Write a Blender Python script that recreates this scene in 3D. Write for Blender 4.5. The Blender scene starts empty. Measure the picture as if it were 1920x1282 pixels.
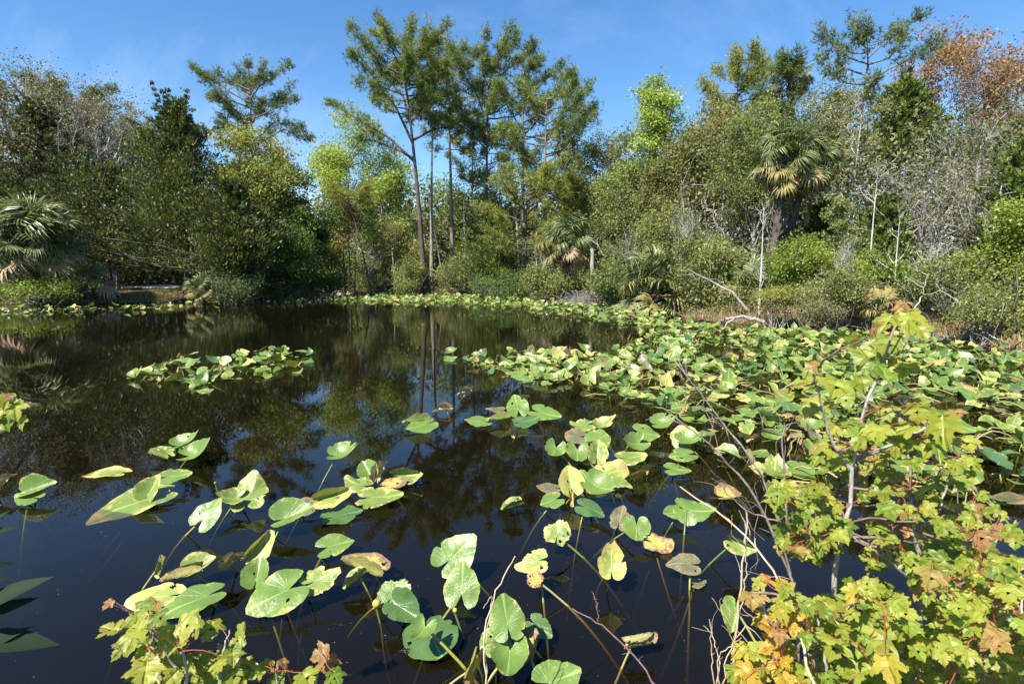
import bpy, math, random
import numpy as np
from mathutils import Vector, Matrix, Euler

# ------------------------------------------------------------------ camera, sky, sun, exposure
SC = bpy.context.scene
CAM_H, PITCH, F = 1.8, math.radians(7.25), 1067.0
cam = bpy.data.cameras.new('camera')
cam.lens, cam.sensor_width = 36.0 * F / 1920.0, 36.0
cam.clip_start, cam.clip_end = 0.05, 3000.0
cam_ob = bpy.data.objects.new('camera', cam)
SC.collection.objects.link(cam_ob)
cam_ob.location = (0, 0, CAM_H)
cam_ob.rotation_euler = (math.pi / 2 - PITCH, 0, 0)
SC.camera = cam_ob
cam.dof.use_dof = True
cam.dof.focus_distance = 7.0
cam.dof.aperture_fstop = 9.0

SUN_AZ = math.radians(221.0)      # compass style: 0 = +Y, 90 = +X
SUN_EL = math.radians(50.0)
sun_dir = Vector((math.sin(SUN_AZ) * math.cos(SUN_EL), math.cos(SUN_AZ) * math.cos(SUN_EL), math.sin(SUN_EL)))
w = bpy.data.worlds.new('World'); SC.world = w; w.use_nodes = True
nt = w.node_tree; nt.nodes.clear()
o_ = nt.nodes.new('ShaderNodeOutputWorld'); b_ = nt.nodes.new('ShaderNodeBackground')
s_ = nt.nodes.new('ShaderNodeTexSky'); s_.sky_type = 'NISHITA'; s_.sun_disc = False
s_.sun_elevation, s_.sun_rotation = SUN_EL, SUN_AZ
s_.air_density, s_.dust_density, s_.ozone_density = 1.0, 0.05, 3.5; s_.altitude = 300.0
b_.inputs['Strength'].default_value = 0.09
hs_ = nt.nodes.new('ShaderNodeHueSaturation'); hs_.inputs['Saturation'].default_value = 1.2
nt.links.new(s_.outputs[0], hs_.inputs['Color']); 
tc_ = nt.nodes.new('ShaderNodeTexCoord'); mp_ = nt.nodes.new('ShaderNodeMapping'); mp_.inputs['Rotation'].default_value = (.2, .5, .7); mp_.inputs['Scale'].default_value = (1.2, 7.0, 2.5)
no_ = nt.nodes.new('ShaderNodeTexNoise'); no_.inputs['Scale'].default_value = 1.6; no_.inputs['Detail'].default_value = 6.0; no_.inputs['Roughness'].default_value = .6
cr_ = nt.nodes.new('ShaderNodeValToRGB'); cr_.color_ramp.elements[0].position = .5; cr_.color_ramp.elements[1].position = .85; cr_.color_ramp.elements[1].color = (.16, .16, .16, 1)
mx_ = nt.nodes.new('ShaderNodeMix'); mx_.data_type = 'RGBA'; mx_.inputs[7].default_value = (7.5, 8.2, 9.5, 1)      # faint high wisps of cirrus
nt.links.new(tc_.outputs['Generated'], mp_.inputs[0]); nt.links.new(mp_.outputs[0], no_.inputs[0]); nt.links.new(no_.outputs[0], cr_.inputs[0]); nt.links.new(cr_.outputs[0], mx_.inputs[0])
nt.links.new(hs_.outputs[0], mx_.inputs[6]); nt.links.new(mx_.outputs[2], b_.inputs[0]); nt.links.new(b_.outputs[0], o_.inputs[0])
sun = bpy.data.lights.new('sun', 'SUN'); sun.energy = 4.8; sun.angle = math.radians(0.53); sun.color = (1.0, 0.95, 0.86)
sun_ob = bpy.data.objects.new('sun', sun); SC.collection.objects.link(sun_ob)
sun_ob.rotation_euler = (-sun_dir).to_track_quat('-Z', 'Y').to_euler()
vs = SC.view_settings
vs.view_transform = 'Standard'; vs.look = 'None'; vs.gamma = 1.0; vs.use_curve_mapping = False; vs.exposure = 1.2
cy = SC.cycles
cy.max_bounces, cy.diffuse_bounces, cy.glossy_bounces, cy.transmission_bounces = 7, 3, 3, 4
cy.transparent_max_bounces, cy.volume_bounces = 10, 0
cy.caustics_reflective = False; cy.caustics_refractive = False
cy.use_denoising = True

# ------------------------------------------------------------------ pixel <-> world
CP, SP = math.cos(PITCH), math.sin(PITCH)
def ray(px, py):
    a, b = (px - 960) / F, -(py - 641) / F
    return np.array([a, CP + b * SP, -SP + b * CP])
def P(px, py, Y):
    d = ray(px, py); return np.array([0, 0, CAM_H]) + d * (Y / d[1])
def G(px, py, z=0.0):
    d = ray(px, py); return np.array([0, 0, CAM_H]) + d * ((z - CAM_H) / d[2])
def proj(p):
    x, y, z = p[0], p[1], p[2] - CAM_H
    fw = y * CP - z * SP; up = y * SP + z * CP
    return 960 + F * x / fw, 641 - F * up / fw

# ------------------------------------------------------------------ mesh building
COL = SC.collection
class MB:
    """collects quads and triangles with a per-face random number"""
    def __init__(s): s.v = []; s.q = []; s.t = []; s.qr = []; s.tr = []; s.n = 0; s.qm = []; s.tm = []
    def add(s, v, f, rnd=0.5, mat=0):
        v = np.asarray(v, float).reshape(-1, 3); f = np.asarray(f, int)
        if len(f) == 0: return s
        r = np.broadcast_to(np.asarray(rnd, float), (len(f),)); m = np.full(len(f), mat)
        s.v.append(v)
        if f.shape[1] == 4: s.q.append(f + s.n); s.qr.append(r); s.qm.append(m)
        else: s.t.append(f + s.n); s.tr.append(r); s.tm.append(m)
        s.n += len(v); return s
    def mesh(s, name, mats, smooth=False):
        me = bpy.data.meshes.new(name)
        v = np.concatenate(s.v) if s.v else np.zeros((0, 3))
        q = np.concatenate(s.q) if s.q else np.zeros((0, 4), int)
        t = np.concatenate(s.t) if s.t else np.zeros((0, 3), int)
        me.vertices.add(len(v)); me.vertices.foreach_set('co', v.astype(np.float32).ravel())
        nl = q.size + t.size
        me.loops.add(nl); me.loops.foreach_set('vertex_index', np.concatenate([q.ravel(), t.ravel()]).astype(np.int32))
        npl = len(q) + len(t); me.polygons.add(npl)
        st = np.concatenate([np.arange(len(q)) * 4, q.size + np.arange(len(t)) * 3])
        me.polygons.foreach_set('loop_start', st.astype(np.int32))
        mi = np.concatenate([*s.qm, *s.tm]) if npl else np.zeros(0)
        me.polygons.foreach_set('material_index', mi.astype(np.int32))
        me.polygons.foreach_set('use_smooth', np.full(npl, smooth))
        a = me.attributes.new('rnd', 'FLOAT', 'FACE')
        a.data.foreach_set('value', np.concatenate([*s.qr, *s.tr]).astype(np.float32))
        me.update(calc_edges=True)
        for m in (mats if isinstance(mats, (list, tuple)) else [mats]): me.materials.append(m)
        return me
def ob(name, me, parent=None, loc=(0, 0, 0), rot=(0, 0, 0), sc=1.0):
    o = bpy.data.objects.new(name, me); COL.objects.link(o)
    o.location = loc; o.rotation_euler = rot
    o.scale = (sc, sc, sc) if np.isscalar(sc) else sc
    if parent is not None: o.parent = parent
    return o
def tag(o, label=None, cat=None, group=None, kind=None):
    for k, v in (('label', label), ('category', cat), ('group', group), ('kind', kind)):
        if v: o[k] = v
    return o
def empty(name, loc, label, cat, group=None, rot=(0, 0, 0)):
    o = ob(name, None, None, loc, rot); o.empty_display_size = 0.1
    return tag(o, label, cat, group)
def unit(v): return v / np.maximum(np.linalg.norm(v, axis=-1, keepdims=True), 1e-9)
def tubes(mb, pts, rad, sides=5, rnd=0.5, mat=0):
    """pts (N,K,3), rad (N,K): N round tapered tubes"""
    pts = np.asarray(pts, float); rad = np.asarray(rad, float)
    if pts.ndim == 2: pts = pts[None]; rad = rad[None]
    N, K, _ = pts.shape
    if N == 0: return
    t = np.empty_like(pts); t[:, 1:-1] = pts[:, 2:] - pts[:, :-2]; t[:, 0] = pts[:, 1] - pts[:, 0]; t[:, -1] = pts[:, -1] - pts[:, -2]
    t = unit(t); ref = np.where(np.abs(t[..., 2:3]) > 0.9, np.array([1.0, .13, .07]), np.array([.05, .11, 1.0]))
    u = unit(np.cross(t, ref)); v = np.cross(t, u)
    a = np.arange(sides) * 2 * np.pi / sides
    ring = pts[:, :, None] + rad[..., None, None] * (np.cos(a)[:, None] * u[:, :, None] + np.sin(a)[:, None] * v[:, :, None])
    idx = np.arange(N * K * sides).reshape(N, K, sides)
    i0, i1 = idx[:, :-1], idx[:, 1:]
    f = np.stack([i0, np.roll(i0, -1, 2), np.roll(i1, -1, 2), i1], -1).reshape(-1, 4)
    r = np.broadcast_to(np.asarray(rnd, float).reshape(-1, 1), (N, (K - 1) * sides)).ravel()
    mb.add(ring.reshape(-1, 3), f, r, mat)
def curve(p0, p1, rng, K=5, bow=0.12, up=0.0):
    """N curved polylines from p0 to p1"""
    p0 = np.atleast_2d(p0); p1 = np.atleast_2d(p1)
    t = np.linspace(0, 1, K)[None, :, None]
    L = np.linalg.norm(p1 - p0, axis=1)[:, None, None]
    d = rng.normal(size=(len(p0), 1, 3)) * bow * L
    d2 = rng.normal(size=(len(p0), K, 3)) * bow * 0.25 * L; d2[:, 0] = 0; d2[:, -1] = 0
    b = np.sin(np.pi * t)
    return p0[:, None] * (1 - t) + p1[:, None] * t + d * b + d2 + np.array([0, 0, 1.0]) * up * L * (t - t * t) * -2
def rand_dirs(rng, n, up=0.0):
    d = unit(rng.normal(size=(n, 3))); d[:, 2] += up; return unit(d)
def leaf_quads(mb, pos, axis, nrm, ln, wd, rnd, mat=0):
    """rhombic leaves, base at pos"""
    axis = unit(axis); side = unit(np.cross(nrm, axis)); n2 = np.cross(axis, side)
    ln = np.asarray(ln)[:, None]; wd = np.asarray(wd)[:, None]
    a = pos; c = pos + axis * ln
    m = pos + axis * ln * 0.48 + n2 * ln * 0.08
    v = np.stack([a, m + side * wd / 2, c, m - side * wd / 2], 1)
    mb.add(v.reshape(-1, 3), np.arange(len(pos) * 4).reshape(-1, 4), rnd, mat)
def leaf_tris(mb, pos, axis, nrm, ln, wd, rnd, mat=0):
    axis = unit(axis); side = unit(np.cross(nrm, axis)); ln = np.asarray(ln)[:, None]; wd = np.asarray(wd)[:, None] * .62
    v = np.stack([pos - axis * ln * .15 + side * wd, pos - axis * ln * .15 - side * wd, pos + axis * ln * .85], 1)
    mb.add(v.reshape(-1, 3), np.arange(len(pos) * 3).reshape(-1, 3), rnd, mat)
def scatter_leaves(mb, rng, cen, per, sig, ln, asp=0.55, up=0.35, crn=None, mat=0, flat=0.75, spread=0.22):
    """per leaves round each cluster centre; the cluster gets its own colour number"""
    n = len(cen) * per
    c = np.repeat(cen, per, 0)
    cr = rng.random(len(cen)) if crn is None else crn
    pos = c + np.clip(rng.normal(size=(n, 3)), -1.9, 1.9) * sig * np.array([1, 1, flat])
    ax = rand_dirs(rng, n); nr = rand_dirs(rng, n, up)
    L = ln * rng.uniform(0.6, 1.3, n)
    rn = np.clip(np.repeat(cr, per) + rng.normal(size=n) * spread, 0.01, 0.99)
    leaf_tris(mb, pos, ax, nr, L, L * asp, rn, mat)

# ------------------------------------------------------------------ materials
def newmat(name):
    m = bpy.data.materials.new(name); m.use_nodes = True
    t = m.node_tree; t.nodes.clear()
    out = t.nodes.new('ShaderNodeOutputMaterial')
    return m, t, out
def N(t, typ, **kw):
    n = t.nodes.new(typ)
    for k, v in kw.items():
        if k in n.inputs: n.inputs[k].default_value = v
        else: setattr(n, k, v)
    return n
def ramp(t, fac, stops, interp='LINEAR'):
    r = t.nodes.new('ShaderNodeValToRGB'); r.color_ramp.interpolation = interp
    e = r.color_ramp.elements
    while len(e) < len(stops): e.new(0.5)
    for i, (p, c) in enumerate(stops): e[i].position = p; e[i].color = (*c, 1)
    t.links.new(fac, r.inputs[0]); return r
def mixc(t, fac, a, b, mode='MIX'):
    m = t.nodes.new('ShaderNodeMix'); m.data_type = 'RGBA'; m.blend_type = mode
    for i, x in ((0, fac), (6, a), (7, b)):
        if hasattr(x, 'is_output'): t.links.new(x, m.inputs[i])
        else: m.inputs[i].default_value = x if i == 0 else (*x, 1)
    return m.outputs[2]
def foliage(name, cols, trans=0.35, rough=0.5, spec=0.35, tint=1.0):
    m, t, out = newmat(name)
    a = N(t, 'ShaderNodeAttribute', attribute_name='rnd')
    n = len(cols)
    r = ramp(t, a.outputs['Fac'], [(i / (n - 1), c) for i, c in enumerate(cols)])
    p = N(t, 'ShaderNodeBsdfPrincipled', Roughness=rough); p.inputs['Specular IOR Level'].default_value = spec
    t.links.new(r.outputs[0], p.inputs['Base Color'])
    tr = N(t, 'ShaderNodeBsdfTranslucent')
    g = mixc(t, 1.0, r.outputs[0], (1.2, 1.15, 0.6), 'MULTIPLY')
    t.links.new(g, tr.inputs[0])
    mx = N(t, 'ShaderNodeMixShader'); mx.inputs[0].default_value = trans
    t.links.new(p.outputs[0], mx.inputs[1]); t.links.new(tr.outputs[0], mx.inputs[2])
    t.links.new(mx.outputs[0], out.inputs[0]); return m
def bark(name, c0, c1, scale=6.0, stretch=0.2, bump=0.5, c2=None):
    m, t, out = newmat(name)
    tc = N(t, 'ShaderNodeTexCoord'); mp = N(t, 'ShaderNodeMapping'); mp.inputs['Scale'].default_value = (1, 1, stretch)
    t.links.new(tc.outputs['Object'], mp.inputs[0])
    no = N(t, 'ShaderNodeTexNoise', Scale=scale, Detail=6.0, Roughness=0.65); t.links.new(mp.outputs[0], no.inputs[0])
    n2 = N(t, 'ShaderNodeTexNoise', Scale=scale * 0.3, Detail=3.0); t.links.new(tc.outputs['Object'], n2.inputs[0])
    r = ramp(t, no.outputs[0], [(0.32, c0), (0.68, c1)])
    r2 = ramp(t, n2.outputs[0], [(0.5, (0, 0, 0)), (0.68, (1, 1, 1))])
    col = mixc(t, r2.outputs[0], r.outputs[0], c2 or c1)
    p = N(t, 'ShaderNodeBsdfPrincipled', Roughness=0.9); p.inputs['Specular IOR Level'].default_value = 0.15
    t.links.new(col, p.inputs['Base Color'])
    bp = N(t, 'ShaderNodeBump', Strength=bump, Distance=0.03); t.links.new(no.outputs[0], bp.inputs['Height']); t.links.new(bp.outputs[0], p.inputs['Normal'])
    t.links.new(p.outputs[0], out.inputs[0]); return m

M = {}
M['pine'] = foliage('pine_needles', [(.09, .135, .036), (.185, .245, .065), (.32, .375, .11)], 0.38)
M['pine_dark'] = foliage('pine_needles_dark', [(.06, .10, .034), (.125, .175, .05), (.22, .26, .075)], 0.34)
M['pine_yellow'] = foliage('pine_needles_yellowish', [(.15, .18, .035), (.26, .29, .06), (.37, .38, .09)], 0.34)
M['cedar'] = foliage('cedar_sprays', [(.035, .055, .014), (.08, .11, .024), (.17, .19, .04)], 0.24)
M['cedar_green'] = foliage('cedar_sprays_green', [(.05, .09, .018), (.11, .16, .03), (.20, .24, .055)], 0.26)
M['oak'] = foliage('live_oak_leaves', [(0.099, 0.098, 0.052), (0.198, 0.189, 0.103), (0.356, 0.311, 0.207)], 0.22, 0.65, 0.25)
M['lime'] = foliage('fresh_lime_leaves', [(.22, .29, .05), (.34, .43, .085), (.47, .55, .16)], 0.42)
M['maple_yellow'] = foliage('yellowing_leaves', [(0.132, 0.207, 0.034), (0.277, 0.305, 0.057), (0.475, 0.366, 0.115)], 0.38)
M['green'] = foliage('mid_green_leaves', [(.055, .10, .022), (.115, .18, .038), (.22, .29, .06)], 0.35)
M['bright'] = foliage('bright_green_leaves', [(.11, .155, .025), (.22, .29, .045), (.37, .43, .085)], 0.42)
M['olive'] = foliage('olive_leaves', [(.11, .125, .035), (.215, .235, .065), (.36, .37, .13)], 0.34)
M['myrtle'] = foliage('myrtle_leaves', [(.085, .115, .03), (.17, .215, .055), (.30, .345, .10)], 0.34)
M['grey'] = foliage('grey_brown_leaves', [(.12, .12, .06), (.21, .205, .11), (.32, .30, .19)], 0.28)
M['rust'] = foliage('rust_buds', [(.24, .13, .07), (.34, .19, .09), (.36, .27, .11)], 0.32)
M['amber'] = foliage('amber_olive_leaves', [(.15, .16, .045), (.25, .25, .07), (.34, .29, .10)], 0.35)
M['russet'] = foliage('russet_green_leaves', [(.10, .14, .035), (.19, .20, .06), (.30, .24, .11)], 0.33)
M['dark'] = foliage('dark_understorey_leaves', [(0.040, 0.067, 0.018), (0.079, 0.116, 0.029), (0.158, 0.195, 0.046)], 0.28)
M['moss'] = foliage('grey_moss', [(0.211, 0.195, 0.138), (0.317, 0.293, 0.218), (0.422, 0.378, 0.287)], 0.3, 0.8, 0.1)
M['palm'] = foliage('palm_frond', [(.10, .13, .04), (.17, .21, .075), (.28, .31, .14)], 0.25, 0.38, 0.5)
M['palm_tan'] = foliage('palm_frond_old', [(.24, .24, .07), (.36, .31, .12), (.36, .26, .14)], 0.25, 0.5, 0.3)
M['palm_dead'] = foliage('palm_frond_dead', [(0.264, 0.183, 0.115), (0.436, 0.317, 0.207), (0.554, 0.427, 0.299)], 0.15, 0.8, 0.15)
M['drygrass'] = foliage('dry_grass', [(0.290, 0.195, 0.103), (0.449, 0.317, 0.172), (0.607, 0.451, 0.265)], 0.25, 0.7, 0.15)
M['grass'] = foliage('bank_grass', [(0.106, 0.146, 0.029), (0.211, 0.256, 0.052), (0.396, 0.366, 0.115)], 0.3)
M['bark_pine'] = bark('bark_pine', (.085, .065, .052), (.24, .20, .17), 9, .25, .8)
M['bark_pine_light'] = bark('bark_pine_light', (.15, .115, .095), (.36, .30, .26), 9, .25, .8)
M['bark_dark'] = bark('bark_dark', (.05, .042, .034), (.14, .12, .10), 8, .2, .6)
M['bark_grey'] = bark('bark_grey', (.16, .145, .13), (.38, .36, .33), 7, .3, .5)
M['bark_white'] = bark('bark_white', (.34, .32, .29), (.62, .60, .56), 8, .4, .3)
M['bark_brown'] = bark('bark_brown', (.10, .07, .05), (.23, .17, .12), 8, .3, .5)

# ------------------------------------------------------------------ shoreline and terrain
SHORE_PX = [(-60, 572), (0, 571), (110, 572), (220, 570), (330, 566), (430, 562), (540, 557), (620, 552), (700, 549), (800, 550), (900, 554),
            (1000, 561), (1080, 568), (1160, 577), (1230, 583), (1268, 586), (1285, 597), (1340, 606), (1440, 612), (1560, 615), (1650, 621), (1730, 628), (1800, 638), (1870, 651), (1960, 668)]
SHORE = [tuple(G(x, y)[:2]) for x, y in SHORE_PX]
SHORE += [(14.5, 9.0), (13.0, 6.0), (8.5, 4.2), (4.6, 3.0), (3.0, 2.45), (1.9, 2.0), (1.1, 1.62), (0.2, 1.4), (-1.2, 1.25), (-4.0, 1.1), (-9, 3.0), (-17, 8.0), (-26, 15.0), (-31, 22.0)]
SHORE = np.array(SHORE)
def sdist(p):
    """signed distance to the shoreline, positive on land"""
    p = np.asarray(p, float).reshape(-1, 2)
    a = SHORE; b = np.roll(SHORE, -1, 0)
    best = np.full(len(p), 1e9); inside = np.zeros(len(p), bool)
    for (ax, ay), (bx, by) in zip(a, b):
        d = np.array([bx - ax, by - ay]); q = p - (ax, ay)
        t = np.clip(q @ d / (d @ d), 0, 1)
        best = np.minimum(best, np.hypot(q[:, 0] - t * d[0], q[:, 1] - t * d[1]))
        c = (ay > p[:, 1]) != (by > p[:, 1])
        with np.errstate(divide='ignore', invalid='ignore'):
            xi = (bx - ax) * (p[:, 1] - ay) / (by - ay) + ax
        inside ^= c & (p[:, 0] < xi)
    return np.where(inside, -best, best)
def wob(x, y):
    return (np.sin(x * .9 + 1.3 * np.sin(y * .7)) + np.sin(y * 1.1 + x * .5) + .6 * np.sin(x * 2.3 - y * 1.9) + .4 * np.sin(x * 4.1 + y * 3.7)) / 3.0
def sm(x): x = np.clip(x, 0, 1); return x * x * (3 - 2 * x)
def height(x, y):
    x = np.atleast_1d(np.asarray(x, float)); y = np.atleast_1d(np.asarray(y, float))
    d = sdist(np.stack([x, y], 1)) + 0.12 * wob(x * 1.7, y * 1.7)
    land = 0.5 * sm(d / 1.3) + 0.10 * wob(x, y) * sm(d / 2) + 0.05 * sm((d - 3) / 10)
    bed = -0.9 * sm(-d / 1.8) - .02
    return np.where(d > 0, land, bed)
def hz(x, y): return float(height(x, y)[0])
xs = np.concatenate([[-1500, -700, -300, -150, -90, -60], np.arange(-46, 36.01, .52), [50, 80, 150, 300, 700, 1500]])
ys = np.concatenate([[-1500, -600, -200, -60, -20], np.arange(-8, 62.01, .52), [75, 100, 150, 300, 700, 1500]])
X, Y = np.meshgrid(xs, ys, indexing='ij')
Z = height(X.ravel(), Y.ravel())
gi = np.arange(X.size).reshape(X.shape)
gf = np.stack([gi[:-1, :-1], gi[1:, :-1], gi[1:, 1:], gi[:-1, 1:]], -1).reshape(-1, 4)
def ground_mat():
    m, t, out = newmat('forest_floor')
    tc = N(t, 'ShaderNodeTexCoord')
    n1 = N(t, 'ShaderNodeTexNoise', Scale=.55, Detail=5.0); n2 = N(t, 'ShaderNodeTexNoise', Scale=9.0, Detail=8.0, Roughness=.7)
    n3 = N(t, 'ShaderNodeTexNoise', Scale=55.0, Detail=3.0)
    for n in (n1, n2, n3): t.links.new(tc.outputs['Object'], n.inputs[0])
    a = ramp(t, n2.outputs[0], [(.3, (.055, .04, .026)), (.5, (.13, .095, .06)), (.72, (.25, .19, .12))])
    b = ramp(t, n1.outputs[0], [(.48, (0, 0, 0)), (.68, (1, 1, 1))])
    col = mixc(t, b.outputs[0], a.outputs[0], (.10, .115, .04))
    sx = N(t, 'ShaderNodeSeparateXYZ'); t.links.new(tc.outputs['Object'], sx.inputs[0])
    wet = ramp(t, sx.outputs[2], [(0.0, (1, 1, 1)), (.14, (0, 0, 0))])
    col = mixc(t, wet.outputs[0], col, (.02, .016, .011))
    p = N(t, 'ShaderNodeBsdfPrincipled', Roughness=.95); p.inputs['Specular IOR Level'].default_value = .1
    t.links.new(col, p.inputs['Base Color'])
    ad = N(t, 'ShaderNodeMath', operation='ADD'); t.links.new(n2.outputs[0], ad.inputs[0]); t.links.new(n3.outputs[0], ad.inputs[1])
    bp = N(t, 'ShaderNodeBump', Strength=.8, Distance=.06); t.links.new(ad.outputs[0], bp.inputs['Height']); t.links.new(bp.outputs[0], p.inputs['Normal'])
    t.links.new(p.outputs[0], out.inputs[0]); return m
g = ob('ground', MB().add(np.stack([X.ravel(), Y.ravel(), Z], 1), gf).mesh('ground', ground_mat(), True)); tag(g, kind='structure')

# pale sandy track behind the left bank
def path_mat():
    m, t, out = newmat('sandy_track')
    tc = N(t, 'ShaderNodeTexCoord'); n = N(t, 'ShaderNodeTexNoise', Scale=4.0, Detail=8.0, Roughness=.7); t.links.new(tc.outputs['Object'], n.inputs[0])
    r = ramp(t, n.outputs[0], [(.3, (.52, .48, .40)), (.7, (.78, .73, .64))])
    p = N(t, 'ShaderNodeBsdfPrincipled', Roughness=.95); t.links.new(r.outputs[0], p.inputs['Base Color']); t.links.new(p.outputs[0], out.inputs[0]); return m
px_ = np.linspace(-42, -12, 60); mb = MB()
c = 40.5 + 0.06 * (px_ + 27) + .4 * np.sin(px_ * .3)
rows = []
for off in (-1.5, -.75, 0, .75, 1.5):
    yy = c + off + .2 * np.sin(px_ * 1.7 + off); rows.append(np.stack([px_, yy, height(px_, yy) + .06], 1))
v = np.stack(rows, 1); gi = np.arange(v.shape[0] * 5).reshape(-1, 5)
mb.add(v.reshape(-1, 3), np.stack([gi[:-1, :-1], gi[1:, :-1], gi[1:, 1:], gi[:-1, 1:]], -1).reshape(-1, 4))
tag(ob('path', mb.mesh('path', path_mat(), True)), kind='structure')

# ------------------------------------------------------------------ water
def water_mat():
    m, t, out = newmat('tannin_pond_water')
    tc = N(t, 'ShaderNodeTexCoord')
    mp = N(t, 'ShaderNodeMapping'); mp.inputs['Scale'].default_value = (.8, 1.5, 1)
    t.links.new(tc.outputs['Object'], mp.inputs[0])
    n1 = N(t, 'ShaderNodeTexNoise', Scale=3.0, Detail=3.0, Roughness=.55); n2 = N(t, 'ShaderNodeTexNoise', Scale=14.0, Detail=2.0)
    n0 = N(t, 'ShaderNodeTexNoise', Scale=.25, Detail=2.0)
    for n in (n1, n2): t.links.new(mp.outputs[0], n.inputs[0])
    t.links.new(tc.outputs['Object'], n0.inputs[0])
    pat = ramp(t, n0.outputs[0], [(.42, (.15, .15, .15)), (.62, (1, 1, 1))])
    sx = N(t, 'ShaderNodeSeparateXYZ'); t.links.new(tc.outputs['Object'], sx.inputs[0])
    far = N(t, 'ShaderNodeMapRange'); far.inputs[1].default_value = 4.0; far.inputs[2].default_value = 18.0; far.inputs[3].default_value = .10; far.inputs[4].default_value = 1.0
    t.links.new(sx.outputs[1], far.inputs[0])
    mul = N(t, 'ShaderNodeMath', operation='MULTIPLY'); t.links.new(pat.outputs[0], mul.inputs[0]); t.links.new(far.outputs[0], mul.inputs[1])
    ad = N(t, 'ShaderNodeMath', operation='MULTIPLY_ADD'); t.links.new(n2.outputs[0], ad.inputs[0]); ad.inputs[1].default_value = .25; t.links.new(n1.outputs[0], ad.inputs[2])
    hh = N(t, 'ShaderNodeMath', operation='MULTIPLY'); t.links.new(ad.outputs[0], hh.inputs[0]); t.links.new(mul.outputs[0], hh.inputs[1])
    bp = N(t, 'ShaderNodeBump', Strength=.26, Distance=.010); t.links.new(hh.outputs[0], bp.inputs['Height'])
    gl = N(t, 'ShaderNodeBsdfGlossy', Roughness=.012); gl.inputs['Color'].default_value = (.95, .95, .95, 1); t.links.new(bp.outputs[0], gl.inputs['Normal'])
    tr = N(t, 'ShaderNodeBsdfTransparent'); tr.inputs[0].default_value = (.86, .80, .66, 1)
    df = N(t, 'ShaderNodeBsdfDiffuse'); df.inputs[0].default_value = (.045, .034, .016, 1)
    tm = N(t, 'ShaderNodeMixShader'); tm.inputs[0].default_value = .115; t.links.new(tr.outputs[0], tm.inputs[1]); t.links.new(df.outputs[0], tm.inputs[2])
    fr = N(t, 'ShaderNodeFresnel', IOR=1.33); t.links.new(bp.outputs[0], fr.inputs['Normal'])
    mx = N(t, 'ShaderNodeMixShader'); t.links.new(fr.outputs[0], mx.inputs[0]); t.links.new(tm.outputs[0], mx.inputs[1]); t.links.new(gl.outputs[0], mx.inputs[2])
    va = N(t, 'ShaderNodeVolumeAbsorption', Density=5.0); va.inputs[0].default_value = (.56, .46, .22, 1)
    t.links.new(mx.outputs[0], out.inputs[0]); t.links.new(va.outputs[0], out.inputs[1]); return m
sp = SHORE + 0
cx, cyy = sp.mean(0)
ext = []
# water body: a closed slab a little larger than the shoreline, its rim buried in the banks
x0, x1, y0, y1, zb = -45., 17., .9, 46., -1.3
bv = [(x0, y0, zb), (x1, y0, zb), (x1, y1, zb), (x0, y1, zb), (x0, y0, 0), (x1, y0, 0), (x1, y1, 0), (x0, y1, 0)]
bf = [(0, 3, 2, 1), (4, 5, 6, 7), (0, 1, 5, 4), (1, 2, 6, 5), (2, 3, 7, 6), (3, 0, 4, 7)]
tag(ob('water', MB().add(bv, bf).mesh('water', water_mat())), kind='structure')

# ------------------------------------------------------------------ trees
def trunk_line(rng, H, lean=(0, 0), K=12, wob_=.02, z0=-.35, top=None):
    t = np.linspace(0, 1, K)
    a = rng.uniform(0, 6.28, 4)
    x = lean[0] * t ** 1.3 + wob_ * H * (np.sin(t * 4 + a[0]) - np.sin(a[0])) * t
    y = lean[1] * t ** 1.3 + wob_ * H * (np.sin(t * 3.3 + a[1]) - np.sin(a[1])) * t
    return np.stack([x, y, z0 + (H - z0) * t], 1)
def on_line(line, z):
    z = np.asarray(z); return np.stack([np.interp(z, line[:, 2], line[:, i]) for i in range(3)], -1)
def trunk_rad(K, r, tip=.07, flare=.35):
    t = np.linspace(0, 1, K); return r * ((1 - t) ** 1.05 * (1 - tip) + tip) * (1 + flare * np.exp(-t * 18))
def finish(name, base, label, group, tb, cb, bark_m, leaf_m, cat='tree'):
    root = empty(name, base, label, cat, group)
    ob('trunk', tb.mesh('trunk', M[bark_m], True), root)
    if cb.n: ob('crown', cb.mesh('crown', leaf_m if not isinstance(leaf_m, str) else M[leaf_m]), root)
    return root
def tuft(mb, rng, pos, dirs, n=13, ln=.24, wd=.03, spread=1.0, crn=None):
    """pine needle tufts: single thin triangles fanned round a twig end"""
    k = len(pos) * n
    p = np.repeat(pos, n, 0); d = unit(np.repeat(dirs, n, 0) * 0.75 + rng.normal(size=(k, 3)) * spread * .75)
    L = ln * rng.uniform(.7, 1.25, k)[:, None]; s = unit(np.cross(d, rng.normal(size=(k, 3)))) * wd / 2
    v = np.stack([p - s, p + s, p + d * L], 1)
    cr = rng.random(len(pos)) if crn is None else crn
    mb.add(v.reshape(-1, 3), np.arange(k * 3).reshape(-1, 3), np.clip(np.repeat(cr, n) + rng.normal(size=k) * .12, .01, .99))
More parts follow.
